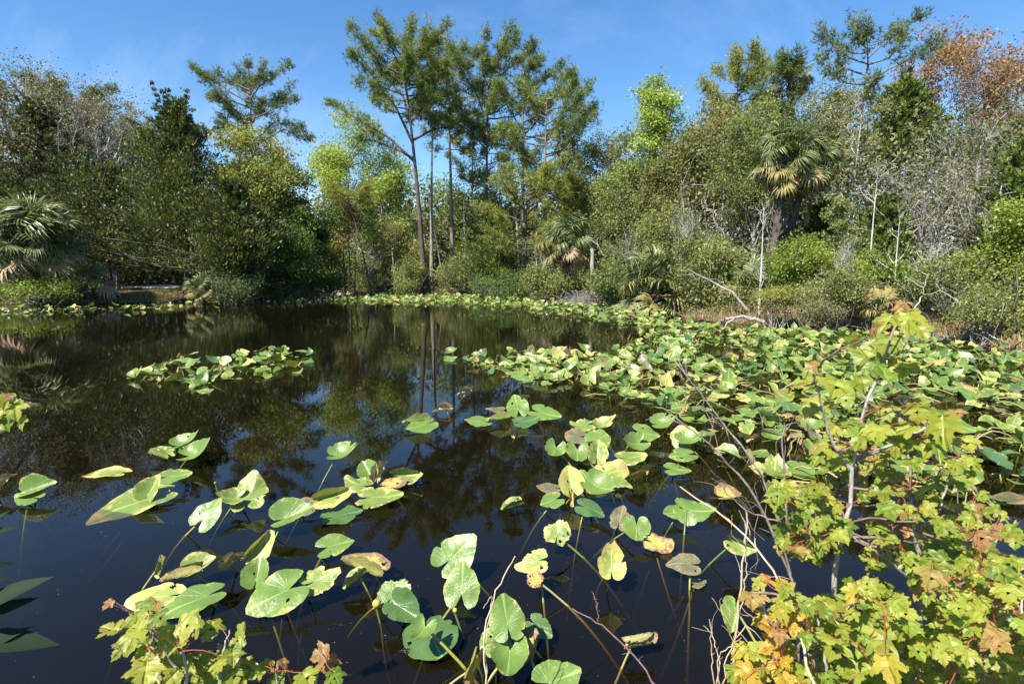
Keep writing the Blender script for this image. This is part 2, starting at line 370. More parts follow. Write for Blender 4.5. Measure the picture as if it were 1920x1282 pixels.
def pine(name, label, px, depth, top_y, w_px, cb_y, leaf='pine', bark_m='bark_pine', seed=1, limbs=26, rad=.2, lean=0, dens=1.0, explicit=(), group='pines behind the pond', flat=False, lop=0.0, tl=.26):
    rng = np.random.default_rng(seed)
    b = P(px, 505, depth); b[2] = hz(b[0], b[1]); s = depth / F
    H = P(px, top_y, depth)[2] - b[2] - .75; R = w_px * s / 2; cb = P(px, cb_y, depth)[2] - b[2]
    tb, lf = MB(), MB()
    line = trunk_line(rng, H * .97, (lean * s, rng.normal() * .3), 14, .006)
    tubes(tb, line, trunk_rad(14, rad), 8)
    # dead stubs below the crown
    zs = rng.uniform(cb * .55, cb, 5); p0 = on_line(line, zs); dd = rand_dirs(rng, 5, .1) * np.array([1, 1, .3])
    tubes(tb, curve(p0, p0 + dd * rng.uniform(.3, 1.0, 5)[:, None], rng), np.linspace(.03, .01, 5)[None].repeat(5, 0), 4)
    u = np.linspace(0, 1, limbs) + rng.normal(size=limbs) * .015; u = np.clip(u, 0, 1)
    z = cb + (H * .96 - cb) * u
    prof = np.sqrt(np.clip(1 - (1.9 * u - .85) ** 2 * .85, .08, 1)) if not flat else np.clip(.5 + .6 * u, .3, 1) * np.where(u > .92, .7, 1)
    ang = np.arange(limbs) * 2.4 + rng.normal(size=limbs) * .5
    L = R * prof * rng.uniform(.62, 1.12, limbs)
    rise = np.tan(np.radians(12 + 36 * u + rng.normal(size=limbs) * 8))
    dx = np.cos(ang) + lop
    d = np.stack([dx, np.sin(ang), np.zeros(limbs)], 1)
    p0 = on_line(line, np.minimum(z, H * .95)); p1 = p0 + d * L[:, None]; p1[:, 2] += np.minimum(L * rise, np.maximum(H - z, .3) * .95)
    segs = [curve(p0, p1, rng, 7, .05, .12)]
    lr = np.clip(.018 + .014 * L, .02, .09)
    segr = [lr[:, None] * np.linspace(1, .25, 7)]
    for pts in explicit:           # limbs that the photograph shows: pixel polylines
        q = np.array([P(x, y, depth) for x, y in pts]) - b
        q[:, 1] += np.linspace(0, rng.normal() * 1.0, len(q)); q[0] = on_line(line, q[0, 2])
        t = np.linspace(0, 1, len(q)); tt = np.linspace(0, 1, 7)
        q = np.stack([np.interp(tt, t, q[:, i]) for i in range(3)], 1)
        segs.append(q[None]); segr.append((np.linspace(.10, .025, 7))[None])
    A = np.concatenate(segs); AR = np.concatenate(segr)
    tubes(tb, A, AR, 5)
    # side branches
    LL = np.linalg.norm(A[:, -1] - A[:, 0], axis=1)
    B0, B1, BR = [], [], []
    for i in range(len(A)):
        nb = int(max(5, LL[i] * 6.0 * dens))
        tt = 1 - .62 * rng.random(nb) ** 1.5; k = tt * 6; k0 = np.minimum(k.astype(int), 5); fr = (k - k0)[:, None]
        st = A[i, k0] * (1 - fr) + A[i, k0 + 1] * fr
        ax = unit(A[i, -1] - A[i, 0])
        dv = unit(ax * .9 + rng.normal(size=(nb, 3)) * .85 + np.array([0, 0, .25]))
        bl = rng.uniform(.3, .9, nb) * (.38 + .11 * LL[i]) * (1.2 - tt * .4)
        B0.append(st); B1.append(st + dv * bl[:, None]); BR.append(np.full(nb, .014))
        B0.append(A[i, -1:]); B1.append(A[i, -1:] + unit(ax + [0, 0, .4]) * .4); BR.append(np.array([.014]))
    B0, B1, BR = np.concatenate(B0), np.concatenate(B1), np.concatenate(BR)
    C = curve(B0, B1, rng, 4, .08, .1); tubes(tb, C, BR[:, None] * np.linspace(1, .4, 4), 3)
    # tufts along the outer half of every side branch
    tp, td, tc = [], [], []
    bc = rng.random(len(C))
    for f_ in (.35, .6, .8, 1.0):
        k = f_ * 3; k0 = min(int(k), 2); fr = k - k0
        q = C[:, k0] * (1 - fr) + C[:, k0 + 1] * fr
        for rep in range(2):
            tp.append(q + rng.normal(size=q.shape) * .15); td.append(unit(C[:, -1] - C[:, 0] + [0, 0, .25])); tc.append(np.clip(bc + rng.normal(size=len(C)) * .1, 0, 1))
    tuft(lf, rng, np.concatenate(tp), np.concatenate(td), 8, tl * 1.1, .031, 1.0, np.concatenate(tc))
    return finish(name, b, label, group, tb, lf, bark_m, leaf)
def broad(name, label, px, depth, top_y, w_px, cb_y, leaf='green', bark_m='bark_brown', seed=1, lobes=14, n=9000, ll=.16, rad=.12, lean=0, airy=1.0, group='broadleaved trees round the pond', asp=.6, per=14, cat='tree', stems=1, twigs=10, trunk_to=.8, limb_r=1.0, up=.35, lobe_r=.40, sub_top=None, squash=.8, poke=.88):
    rng = np.random.default_rng(seed)
    b = P(px, 505, depth); b[2] = hz(b[0], b[1]); s = depth / F
    H = P(px, top_y, depth)[2] - b[2]; R = w_px * s / 2; cb = max(P(px, cb_y, depth)[2] - b[2], .05)
    tb, lf = MB(), MB()
    lines = []
    for k in range(stems):
        ln_ = trunk_line(rng, cb + (H - cb) * trunk_to, (lean * s + (rng.normal() * R * .4 if stems > 1 else 0), rng.normal() * R * .12), 10, .008)
        if stems > 1: ln_[:, :2] += rng.normal(size=2) * .12
        lines.append(ln_); tubes(tb, ln_, trunk_rad(10, rad * (1 if stems == 1 else .7)), 7)
    hc = (H - cb) / 2; c0 = np.array([lean * s * .8, 0, cb + hc])
    d = rand_dirs(rng, lobes); rr = rng.uniform(.25, poke, lobes)
    cen = c0 + d * rr[:, None] * np.array([R, R, hc])
    cen[0] = c0 + [0, 0, hc * .72]
    lr = R * lobe_r * rng.uniform(.65, 1.15, lobes)
    li = np.array([lines[k % stems][0] * 0 for k in range(lobes)])
    st = np.array([on_line(lines[k % stems], np.clip(cen[k, 2] - .35 * np.hypot(cen[k, 0], cen[k, 1]) - rng.uniform(.1, .5) * hc, cb * .6, lines[k % stems][-1, 2])) for k in range(lobes)])
    A = curve(st, cen, rng, 6, .08, .1); tubes(tb, A, (limb_r * (.02 + .010 * np.linalg.norm(cen - st, axis=1)))[:, None] * np.linspace(1, .35, 6), 5)
    if cat == 'shrub':
        k = 16; e = c0 + rand_dirs(rng, k, .6) * np.array([R, R, hc]) * rng.uniform(.9, 1.35, k)[:, None]
        tubes(tb, curve(rng.normal(size=(k, 3)) * [.2, .2, 0], e, rng, 6, .06), np.full((k, 1), .011) * np.linspace(1.3, .4, 6), 4)
    B0, B1 = [], []
    for k in range(lobes):
        nb = twigs
        e = cen[k] + rand_dirs(rng, nb, .15) * (lr[k] * rng.uniform(.5, 1.05, nb) ** .6)[:, None] * np.array([1, 1, squash])
        B0.append(A[k, rng.integers(3, 6, nb)]); B1.append(e)
    B0, B1 = np.concatenate(B0), np.concatenate(B1)
    C = curve(B0, B1, rng, 3, .1, .05); tubes(tb, C, np.full((len(C), 1), .012 * limb_r) * np.linspace(1.2, .4, 3), 3)
    lobc = np.repeat(rng.random(lobes), twigs)
    cl = np.concatenate([C[:, 2], C[:, 2] * .6 + C[:, 1] * .4, B1 + rng.normal(size=B1.shape) * R * .10])
    cc = np.clip(np.concatenate([lobc] * 3) * .5 + rng.random(len(cl)) * .5, 0, 1)
    per = max(3, int(n * 2.12 / len(cl)))
    scatter_leaves(lf, rng, cl, per, R * .085 * airy + .06, ll * .82, asp, up, cc)
    return finish(name, b, label, group, tb, lf, bark_m, leaf, cat)
def cedar(name, label, px, depth, top_y, w_px, cb_y, leaf='cedar', seed=1, n=15000, rad=.16, ll=.15, group='cedars round the pond', tips=5, shape=.75, bark_m='bark_dark', up=.9):
    rng = np.random.default_rng(seed)
    b = P(px, 505, depth); b[2] = hz(b[0], b[1]); s = depth / F
    H = P(px, top_y, depth)[2] - b[2]; R = w_px * s / 2; cb = max(P(px, cb_y, depth)[2] - b[2], .05)
    tb, lf = MB(), MB()
    line = trunk_line(rng, H * .95, (0, 0), 10, .01); tubes(tb, line, trunk_rad(10, rad), 7)
    nb = 230
    u = rng.random(nb) ** 1.2; ang = rng.uniform(0, 6.28, nb)
    lump = 1 + .28 * np.sin(ang * 3 + u * 9 + seed) + .18 * np.sin(ang * 5 - u * 14)
    Lr = R * (1 - u) ** shape * lump * rng.uniform(.55, 1.1, nb) + .12 * R * rng.random(nb)
    z0 = cb + (H - cb) * u * .93
    p0 = on_line(line, z0); p1 = p0 + np.stack([np.cos(ang) * Lr, np.sin(ang) * Lr, Lr * rng.uniform(.05, .55, nb)], 1)
    p1[:, 2] = np.minimum(p1[:, 2], H * 1.0)
    A = curve(p0, p1, rng, 5, .06, .08); tubes(tb, A, (.012 + .010 * Lr)[:, None] * np.linspace(1, .3, 5), 4)
    # extra leaders at the top
    ex = on_line(line, np.full(tips, H * .8)) + np.stack([rng.normal(size=tips) * R * .28, rng.normal(size=tips) * R * .28, rng.uniform(.05, .22, tips) * H], 1)
    cl = [ex * f_ + on_line(line, np.full(tips, H * .72)) * (1 - f_) for f_ in np.linspace(.15, 1.0, 11)]
    cl.append(on_line(line, np.linspace(H * .7, H * .99, 22)))
    for f_ in (.3, .45, .6, .75, .9, 1.0):
        k = f_ * 4; k0 = min(int(k), 3); fr = k - k0
        cl.append(A[:, k0] * (1 - fr) + A[:, k0 + 1] * fr + rng.normal(size=(nb, 3)) * R * .05)
    cl = np.concatenate(cl); per = max(4, int(n * 1.85 / len(cl)))
    m = len(cl) * per; c = np.repeat(cl, per, 0)
    hscale = np.clip((H - c[:, 2:3]) / (H * .5), .25, 1)
    pos = c + rng.normal(size=(m, 3)) * np.array([1, 1, .7]) * R * .062 * hscale
    out = unit(np.stack([pos[:, 0] - b[0] * 0, pos[:, 1], np.zeros(m)], 1))
    ax = unit(out * .5 + rng.normal(size=(m, 3)) * .45 + [0, 0, up])
    L = ll * rng.uniform(.6, 1.4, m)
    cr = np.clip(np.repeat(rng.random(len(cl)), per) * .85 + rng.random(m) * .35 - .1, .01, .99)
    leaf_tris(lf, pos, ax, rand_dirs(rng, m, .2), L, L * .42, cr)
    return finish(name, b, label, group, tb, lf, bark_m, leaf)
def grow(rng, line, r0, levels, spec):
    """branching skeleton: spec = [(children per metre, length ratio, angle, upward pull)] for each level; returns tubes and tips"""
    out = [(line[None], trunk_rad(len(line), r0, .08, .2)[None])]
    par = line[None]; prad = trunk_rad(len(line), r0, .08, .2)[None]
    Lp = np.array([np.linalg.norm(line[-1] - line[0])])
    for lv, (nch, lr, ang, upk, t0) in enumerate(spec[:levels]):
        n = len(par); K = par.shape[1]
        idx = np.repeat(np.arange(n), nch)
        t = rng.uniform(t0, .99, len(idx)); k = t * (K - 1); k0 = np.minimum(k.astype(int), K - 2); fr = (k - k0)[:, None]
        st = par[idx, k0] * (1 - fr) + par[idx, k0 + 1] * fr
        tan = unit(par[idx, k0 + 1] - par[idx, k0])
        perp = unit(np.cross(tan, rng.normal(size=tan.shape)))
        a = np.radians(ang + rng.normal(size=len(idx)) * 12)[:, None]
        d = unit(tan * np.cos(a) + perp * np.sin(a) + np.array([0, 0, upk]))
        L = Lp[idx] * lr * rng.uniform(.55, 1.2, len(idx)) * (1.15 - .6 * (t - t0) / (1 - t0 + 1e-6))
        KK = 3 if lv == len(spec[:levels]) - 1 else 5
        ch = curve(st, st + d * L[:, None], rng, KK, .09, .1)
        rd = np.minimum((prad[idx, k0] * .62)[:, None], .007 + .010 * L[:, None]) * np.linspace(1, .35, KK)
        out.append((ch, rd)); par, prad, Lp = ch, rd, L
    return out, par
def bare(name, label, px, depth, top_y, w_px, cb_y, leaf='grey', bark_m='bark_grey', seed=1, n=3000, ll=.10, rad=.10, lean=0, group='half bare trees on the far bank', spec=None, levels=4, stems=1, per_sig=.16, cat='tree', asp=.55, thick=1.0, bend=0.006):
    rng = np.random.default_rng(seed)
    b = P(px, 505, depth); b[2] = hz(b[0], b[1]); s = depth / F
    H = P(px, top_y, depth)[2] - b[2]; R = w_px * s / 2; cb = max(P(px, cb_y, depth)[2] - b[2], .05)
    tb, lf = MB(), MB(); t0 = min(.85, cb / H)
    spec = spec or [(13, min(.75, R / H * 1.5), 48, .35, t0), (6, .5, 42, .25, .25), (5, .5, 42, .15, .25), (2, .6, 40, .1, .3)]
    tips = []
    for k in range(stems):
        line = trunk_line(rng, cb + (H - cb) * .62, (lean * s + (rng.normal() * R * .5 if stems > 1 else 0), rng.normal() * R * .1), 10, bend)
        if stems > 1: line[:, :2] += rng.normal(size=2) * .1
        o, tp = grow(rng, line, rad, levels, spec)
        for i, (p, r) in enumerate(o): tubes(tb, p, r * thick, 7 if i == 0 else (5 if i == 1 else 3))
        tips.append(tp)
    tips = np.concatenate(tips)
    if n:
        cl = np.concatenate([tips[:, -1], tips[:, 1]]); per = max(1, int(round(n / len(cl))))
        if n < len(cl): cl = cl[rng.permutation(len(cl))[:n]]; per = 1
        scatter_leaves(lf, rng, cl, per, per_sig, ll, asp)
    return finish(name, b, label, group, tb, lf, bark_m, leaf, cat)

# --- left bank
PG = 'pines behind the pond'
pine('pine_tree', 'pine top showing above the live oak, nearest the edge of the view', 45, 50, 125, 190, 215, 'pine_dark', seed=11, limbs=18)
pine('pine_tree', 'flat topped pine above the live oak beside the open sky', 165, 47, 148, 165, 235, 'pine_dark', seed=12, limbs=18, flat=True)
broad('live_oak', 'wide grey leaved live oak with twisting limbs above the big fan palm', 120, 40, 160, 420, 370, 'oak', 'bark_grey', 21, lobes=34, n=20000, ll=.15, rad=.32, airy=.55, twigs=16, lobe_r=.30, limb_r=2.2, group='', trunk_to=.55)
bare('oak_tree', 'silvery twigged oak behind the live oak, against the open sky', 215, 38, 190, 190, 330, 'oak', 'bark_grey', 22, n=5000, ll=.11, rad=.16, group='', per_sig=.12, thick=1.5)
cedar('cedar_tree', 'dark cedar top rising through the middle of the live oak', 100, 37, 180, 190, 400, 'cedar', 31, n=11000, tips=9, shape=.5)
cedar('cedar_tree', 'dark spreading cedar behind the big fan palm, beside the pale track', 205, 35, 300, 290, 492, 'cedar', 32, n=16000, shape=.45)
cedar('cedar_tree', 'dark low cedar at the edge of the view behind the fan palm', 20, 36, 330, 300, 545, 'cedar', 35, n=14000, shape=.4)
cedar('cedar_tree', 'tall pointed dark cedar standing between the track and the yellowing maple', 352, 33, 172, 300, 505, 'cedar', 33, n=26000, rad=.2, tips=10, shape=.95)
cedar('cedar_tree', 'dark drooping cedar under the yellowing maple by the water', 440, 30.5, 330, 200, 520, 'cedar', 34, n=13000, shape=.45)
broad('broadleaf_tree', 'lime green tree glimpsed between the live oak and the tall cedar', 275, 42, 230, 150, 420, 'lime', seed=41, n=5000, ll=.2, lobes=9)
broad('maple_tree', 'yellow and amber topped maple beneath the dark lone pine', 482, 35, 235, 210, 500, 'maple_yellow', seed=42, n=13000, ll=.17, lobes=20, rad=.14)
broad('broadleaf_tree', 'glossy green tree between the amber topped maple and the gap of sky', 560, 36, 300, 140, 525, 'green', seed=43, n=12000, ll=.17, lobes=15)
broad('broadleaf_tree', 'mid green leafy tree at the water under the gap of sky', 545, 34, 420, 150, 545, 'green', seed=44, n=8000, ll=.14, lobes=12, stems=2)
pine('pine_tree', 'dark lone pine with layered crown standing clear above the cedars', 478, 50, 106, 165, 255, 'pine_dark', 'bark_pine', 13, limbs=26, explicit=[[(478, 265), (520, 232), (572, 248)], [(478, 240), (440, 205), (400, 186)], [(478, 275), (530, 240), (578, 262)], [(478, 255), (430, 235), (405, 215)]])
# --- centre
broad('sweetgum_tree', 'airy lime green tree leaning out behind the long pine limb', 655, 44, 195, 160, 400, 'lime', 'bark_dark', 45, n=5200, ll=.2, lobes=15, airy=1.25, rad=.13, lobe_r=.34)
broad('sweetgum_tree', 'lime green tree half hidden between the two nearest pine trunks', 735, 46, 270, 130, 420, 'lime', 'bark_dark', 46, n=4200, ll=.2, lobes=11, airy=1.2)
pine('pine_tree', 'slim leaning pine sapling with bent grey trunk at the water', 700, 38.5, 330, 130, 400, 'pine_yellow', 'bark_dark', 14, limbs=9, rad=.1, lean=-45)
broad('broadleaf_tree', 'tan and olive leafed small tree behind the leaning pine sapling', 645, 42, 335, 110, 500, 'amber', seed=47, n=5500, ll=.16, lobes=12, airy=1.2)
pine('pine_tree', 'tallest pine with dark forked trunk and long limb reaching over the gap', 797, 40, 42, 165, 225, 'pine', 'bark_dark', 15, limbs=36, rad=.24, lean=-30, group=PG,
     explicit=[[(785, 305), (735, 262), (680, 228), (622, 195)], [(787, 270), (745, 205), (705, 150), (672, 118)], [(782, 235), (755, 180), (725, 145), (710, 135)], [(785, 265), (810, 235), (838, 225)], [(786, 300), (745, 280), (700, 262), (670, 258)], [(780, 230), (800, 190), (815, 160)]])
pine('pine_tree', 'slender pine with pale straight trunk close beside the tallest pine', 808, 41, 95, 95, 240, 'pine', 'bark_pine_light', 16, limbs=16, rad=.17, lean=14)
pine('pine_tree', 'pine with pale trunk and narrow crown behind the slender pine', 848, 45, 88, 165, 280, 'pine', 'bark_pine_light', 17, limbs=26, rad=.2)
pine('pine_tree', 'tall pine at the middle of the pine group', 912, 46, 66, 180, 310, 'pine', 'bark_pine', 18, limbs=28, rad=.2)
pine('pine_tree', 'dark topped pine between the middle pine and the forked pine', 978, 45, 80, 175, 330, 'pine_dark', 'bark_pine', 19, limbs=28, rad=.2)
pine('pine_tree', 'broad crowned forked pine next to the lime green tree', 1022, 38, 138, 215, 370, 'pine', 'bark_pine', 20, limbs=26, rad=.2, explicit=[[(1020, 330), (1060, 285), (1090, 230), (1115, 200)], [(1022, 360), (1070, 320), (1100, 285)]])
pine('pine_tree', 'young yellowish pine with low drooping tufts under the forked pine', 985, 36, 305, 215, 480, 'pine_yellow', 'bark_dark', 61, limbs=22, rad=.13)
pine('pine_tree', 'thin dark pine deep in the wood behind the pale trunks', 885, 50, 200, 110, 380, 'pine_dark', 'bark_dark', 62, limbs=16, rad=.15)
cedar('cedar_tree', 'dark cedar in the shade behind the young yellowish pine', 925, 39, 400, 150, 540, 'cedar_green', 36, n=9000, shape=.5)
broad('broadleaf_tree', 'olive leafed thicket tree at the foot of the tallest pine', 745, 43, 420, 130, 540, 'olive', seed=48, n=6000, ll=.15, lobes=11, stems=3)
bare('broadleaf_tree', 'grey twiggy tree rising between forked pine and lime green tree', 1135, 38, 195, 130, 400, 'grey', 'bark_grey', 49, n=2600, rad=.09)
broad('sweetgum_tree', 'brilliant lime green tree standing alone against the sky', 1222, 36, 125, 128, 330, 'lime', 'bark_dark', 50, n=6000, ll=.17, lobes=34, airy=.9, lobe_r=.24, poke=1.0, twigs=8)
broad('broadleaf_tree', 'russet and green leafed tree below the brilliant lime tree', 1252, 31, 262, 130, 470, 'russet', 'bark_brown', 51, n=8500, ll=.14, lobes=15)
broad('broadleaf_tree', 'dense green tree behind the tan skirted palm', 1155, 32, 330, 165, 545, 'myrtle', 'bark_grey', 52, n=12000, ll=.13, lobes=26, lobe_r=.27, poke=1.05)
broad('broadleaf_tree', 'lime green low tree wedged under the grey twiggy tree', 1165, 37, 300, 120, 440, 'lime', 'bark_brown', 53, n=4500, ll=.15, lobes=10)
# --- right bank
pine('pine_tree', 'golden green pine crown rounding above the amber tree', 1368, 38, 90, 165, 215, 'pine_yellow', 'bark_pine', 63, limbs=20, rad=.17)
broad('broadleaf_tree', 'amber and olive leafed tree below the golden green pine', 1325, 31, 190, 170, 430, 'amber', 'bark_grey', 54, n=10000, ll=.13, lobes=18, airy=1.2)
broad('broadleaf_tree', 'tall olive green tree with grey twigs behind the hanging palm', 1410, 26, 150, 200, 470, 'myrtle', 'bark_grey', 55, n=14000, ll=.11, lobes=34, lobe_r=.26, poke=1.05, airy=1.0, limb_r=1.3)
bare('broadleaf_tree', 'grey dense twigged tree between russet tree and hanging palm', 1320, 27, 330, 170, 540, 'grey', 'bark_grey', 56, n=4200, rad=.08, stems=2)
broad('broadleaf_tree', 'green understorey tree in front of the amber tree', 1265, 28, 380, 150, 560, 'olive', 'bark_grey', 57, n=9000, ll=.11, lobes=22, lobe_r=.28, poke=1.05)
pine('pine_tree', 'wispy open pine crown high above the white branched tree', 1592, 30, 28, 175, 190, 'pine_dark', 'bark_pine', 64, limbs=15, rad=.13, dens=.8)
bare('broadleaf_tree', 'white branched nearly bare tree beside the hanging palm', 1585, 27, 105, 190, 380, 'amber', 'bark_white', 65, n=3000, rad=.11, ll=.09)
cedar('cedar_tree', 'dark pointed cedar among the rust budded trees', 1668, 27, 140, 125, 300, 'cedar_green', 37, n=9000, ll=.24, tips=9, shape=.55)
bare('red_maple_tree', 'rust budded tree rising highest on the far bank', 1752, 31, 60, 215, 250, 'rust', 'bark_grey', 66, n=6500, ll=.12, rad=.09, per_sig=.22)
bare('red_maple_tree', 'smaller rust budded tree behind the dark pointed cedar', 1690, 33, 82, 200, 260, 'rust', 'bark_grey', 67, n=5500, ll=.12, rad=.1, per_sig=.2)
bare('red_maple_tree', 'rust and olive budded tree near the corner of the sky', 1885, 28, 72, 170, 250, 'rust', 'bark_grey', 68, n=4500, ll=.11, rad=.12, per_sig=.18)
broad('broadleaf_tree', 'olive amber crown behind the grey bare tree', 1840, 30, 190, 190, 400, 'amber', 'bark_grey', 69, n=7000, ll=.13, lobes=16, airy=1.3)
bare('broadleaf_tree', 'thick trunked grey bare tree with pale forking limbs', 1802, 23, 175, 240, 400, 'grey', 'bark_grey', 70, n=1500, rad=.17, ll=.08, thick=1.25, lean=10)
bare('oak_tree', 'brownish dense twigged scrub oak behind the slim white stem', 1715, 22, 285, 210, 470, 'grey', 'bark_grey', 71, n=4200, ll=.085, rad=.10, per_sig=.15, stems=2)
bare('oak_tree', 'grey twigged scrub oak filling the space behind the bright shrubs', 1845, 20, 300, 190, 500, 'grey', 'bark_grey', 72, n=3000, ll=.08, rad=.09, per_sig=.15)
cedar('cedar_tree', 'dark green small cedar behind the slim white stem', 1650, 22, 360, 115, 520, 'cedar_green', 38, n=8500, ll=.17, shape=.5)
bare('sapling', 'slim straight white stem with a few twigs near its top', 1630, 19, 290, 60, 340, 'grey', 'bark_white', 73, n=160, rad=.06, levels=3, ll=.07, group='pale saplings on the bank', thick=.8, spec=[(9, .12, 45, .3, .75), (4, .5, 45, .2, .3), (3, .5, 40, .1, .3)])
bare('sapling', 'thin pale leafless sapling beside the bright green shrub', 1680, 17.5, 365, 70, 420, 'grey', 'bark_white', 74, n=60, rad=.035, levels=2, group='pale saplings on the bank', spec=[(14, .16, 50, .25, .45), (3, .5, 40, .2, .3)])
bare('sapling', 'bare white sapling with forked twigs under the hanging palm', 1427, 19, 375, 90, 420, 'grey', 'bark_white', 75, n=0, rad=.05, levels=3, group='pale saplings on the bank', spec=[(12, .22, 40, .3, .3), (3, .5, 40, .2, .3), (3, .5, 40, .1, .3)])
bare('cypress_sapling', 'feathery grey green young conifer next to the hanging palm', 1565, 20, 270, 130, 540, 'myrtle', 'bark_grey', 76, n=4500, ll=.08, rad=.07, group='', spec=[(44, .20, 78, .02, .15), (7, .35, 50, .05, .2), (4, .5, 45, 0, .2)], levels=3, per_sig=.10)
broad('broadleaf_tree', 'vivid green leafy young tree below the hanging palm', 1508, 19.5, 440, 125, 585, 'bright', 'bark_white', 77, n=8000, ll=.09, lobes=14, rad=.05)
broad('broadleaf_tree', 'vivid green young tree at the edge of the view above the mat', 1895, 15, 385, 165, 545, 'bright', 'bark_grey', 78, n=11000, ll=.09, lobes=16, rad=.06)
cedar('cedar_tree', 'olive cedar at the edge of the view above the vivid young tree', 1915, 19, 245, 150, 470, 'cedar_green', 39, n=12000, ll=.16, shape=.45)
cedar('cedar_tree', 'dark cedar in shade under the hanging palm', 1540, 23, 380, 130, 560, 'cedar', 30, n=8000, ll=.17, shape=.4)
broad('broadleaf_tree', 'sparse russet leafed tree behind the white branched tree', 1520, 29, 180, 170, 420, 'russet', 'bark_grey', 79, n=7500, ll=.12, lobes=16, airy=1.3)
pine('pine_tree', 'leafy pine behind the hanging palm crown', 1445, 31, 95, 110, 260, 'pine_dark', 'bark_pine', 60, limbs=14)
b_snag = P(1111, 545, 30)

bare('broadleaf_tree', 'grey olive tree filling the gap between forked pine and lime tree', 1108, 40, 205, 150, 420, 'olive', 'bark_grey', 81, n=6500, ll=.15, rad=.1, per_sig=.2)
broad('broadleaf_tree', 'olive crown behind the russet tree and the brilliant lime tree', 1292, 37, 215, 150, 430, 'olive', 'bark_grey', 82, n=7000, ll=.16, lobes=16, airy=1.2)
bare('broadleaf_tree', 'pale twigged olive tree under the wispy open pine', 1625, 30, 150, 190, 380, 'olive', 'bark_white', 83, n=4500, ll=.11, rad=.09, per_sig=.2)
bare('broadleaf_tree', 'grey brown twigged tree against the sky beyond the thick grey trunk', 1945, 27, 130, 200, 400, 'grey', 'bark_grey', 84, n=4000, ll=.11, rad=.1, per_sig=.2)

SPT = [(11, .45, 42, .4, .15), (6, .5, 40, .25, .2), (5, .5, 40, .15, .2)]
for (x, d, ty, wpx, sd, lb) in [(1288, 25, 330, 120, 91, 'pale leafless twiggy tree between russet tree and hanging palm'), (1362, 22.5, 400, 100, 92, 'pale leafless thicket stems above the fallen branch'), (1562, 18.5, 430, 110, 93, 'pale leafless stems beside the vivid green young tree'),
        (1612, 18, 470, 90, 94, 'leafless grey stems behind the grey tangle of dead twigs'), (1745, 16.5, 400, 130, 95, 'leafless grey stems behind the sparse olive shrub'), (1800, 15.5, 470, 120, 96, 'leafless pale stems above the pale dead twigs'), (1868, 16.5, 330, 120, 97, 'tall leafless grey tree before the grey twigged scrub oak'),
        (1195, 29, 340, 110, 98, 'leafless grey twigs rising over the rounded green shrub'), (1035, 33, 420, 90, 99, 'leafless grey twigs beside the tan and green palm'), (690, 41, 380, 90, 100, 'leafless pale twigs behind the leaning pine sapling')]:
    bare('thicket_tree', lb, x, d, ty, wpx, 520, 'grey', 'bark_white' if sd % 2 else 'bark_grey', sd, n=140, ll=.07, rad=.03, stems=2, levels=3, spec=SPT, group='leafless thicket stems on the bank', bend=.02)

broad('broadleaf_tree', 'fresh green tree under the brilliant lime tree, next to the grey twigs', 1168, 37, 232, 150, 440, 'myrtle', 'bark_grey', 121, n=4500, ll=.18, lobes=20, lobe_r=.28, poke=1.05)
broad('broadleaf_tree', 'olive tree directly behind the brilliant lime tree', 1245, 39, 240, 150, 440, 'olive', 'bark_grey', 122, n=4000, ll=.18, lobes=18, lobe_r=.28, poke=1.05)
broad('broadleaf_tree', 'fresh green tree glimpsed between the pale pine trunks', 890, 49, 300, 190, 470, 'bright', 'bark_grey', 123, n=4500, ll=.2, lobes=20, lobe_r=.28, poke=1.05)
broad('broadleaf_tree', 'soft green tree behind the young yellowish pine and forked pine', 1055, 42, 290, 170, 470, 'bright', 'bark_grey', 124, n=4500, ll=.19, lobes=20, lobe_r=.28, poke=1.05)
broad('broadleaf_tree', 'lime and olive tree behind the foot of the tallest pine', 705, 47, 350, 160, 500, 'lime', 'bark_grey', 125, n=3600, ll=.19, lobes=18, lobe_r=.28, poke=1.05)

bare('broadleaf_tree', 'tall olive twigged tree against the sky behind the hanging palm', 1435, 31, 118, 170, 380, 'olive', 'bark_grey', 131, n=5000, ll=.11, rad=.09, per_sig=.18)
bare('broadleaf_tree', 'tall amber twigged tree between the distant palm head and the wispy pine', 1538, 30, 105, 180, 380, 'amber', 'bark_white', 132, n=4500, ll=.10, rad=.09, per_sig=.18)
bare('red_maple_tree', 'rust budded tree in front of the amber crown by the thick grey trunk', 1825, 29, 88, 170, 280, 'rust', 'bark_grey', 133, n=4500, ll=.10, rad=.09, per_sig=.18)
SLM = [(12, .10, 50, .3, .6), (3, .5, 40, .2, .3)]
for (x, d, ty, ln, sd, lb) in [(662, 40, 370, 12, 141, 'slim grey trunk under the airy lime tree'), (742, 41, 380, -10, 142, 'slim grey trunk behind the tallest pine'), (832, 42, 395, -18, 143, 'pale leaning thin trunk beside the slender pine'), (872, 41, 360, 0, 144, 'slim pale trunk just past the leaning thin trunk'),
        (935, 39, 400, 6, 145, 'slim grey trunk before the shaded cedar'), (1008, 36, 390, -4, 146, 'slim grey trunk under the forked pine'), (1182, 30, 400, 8, 147, 'slim grey trunk in the fresh green trees below the lime tree')]:
    bare('sapling', lb, x, d, ty, 60, ty + 60, 'grey', 'bark_pine_light' if sd % 2 else 'bark_grey', sd, n=80, rad=.075, levels=2, spec=SLM, lean=ln, group='slim trunks in the wood', ll=.1)

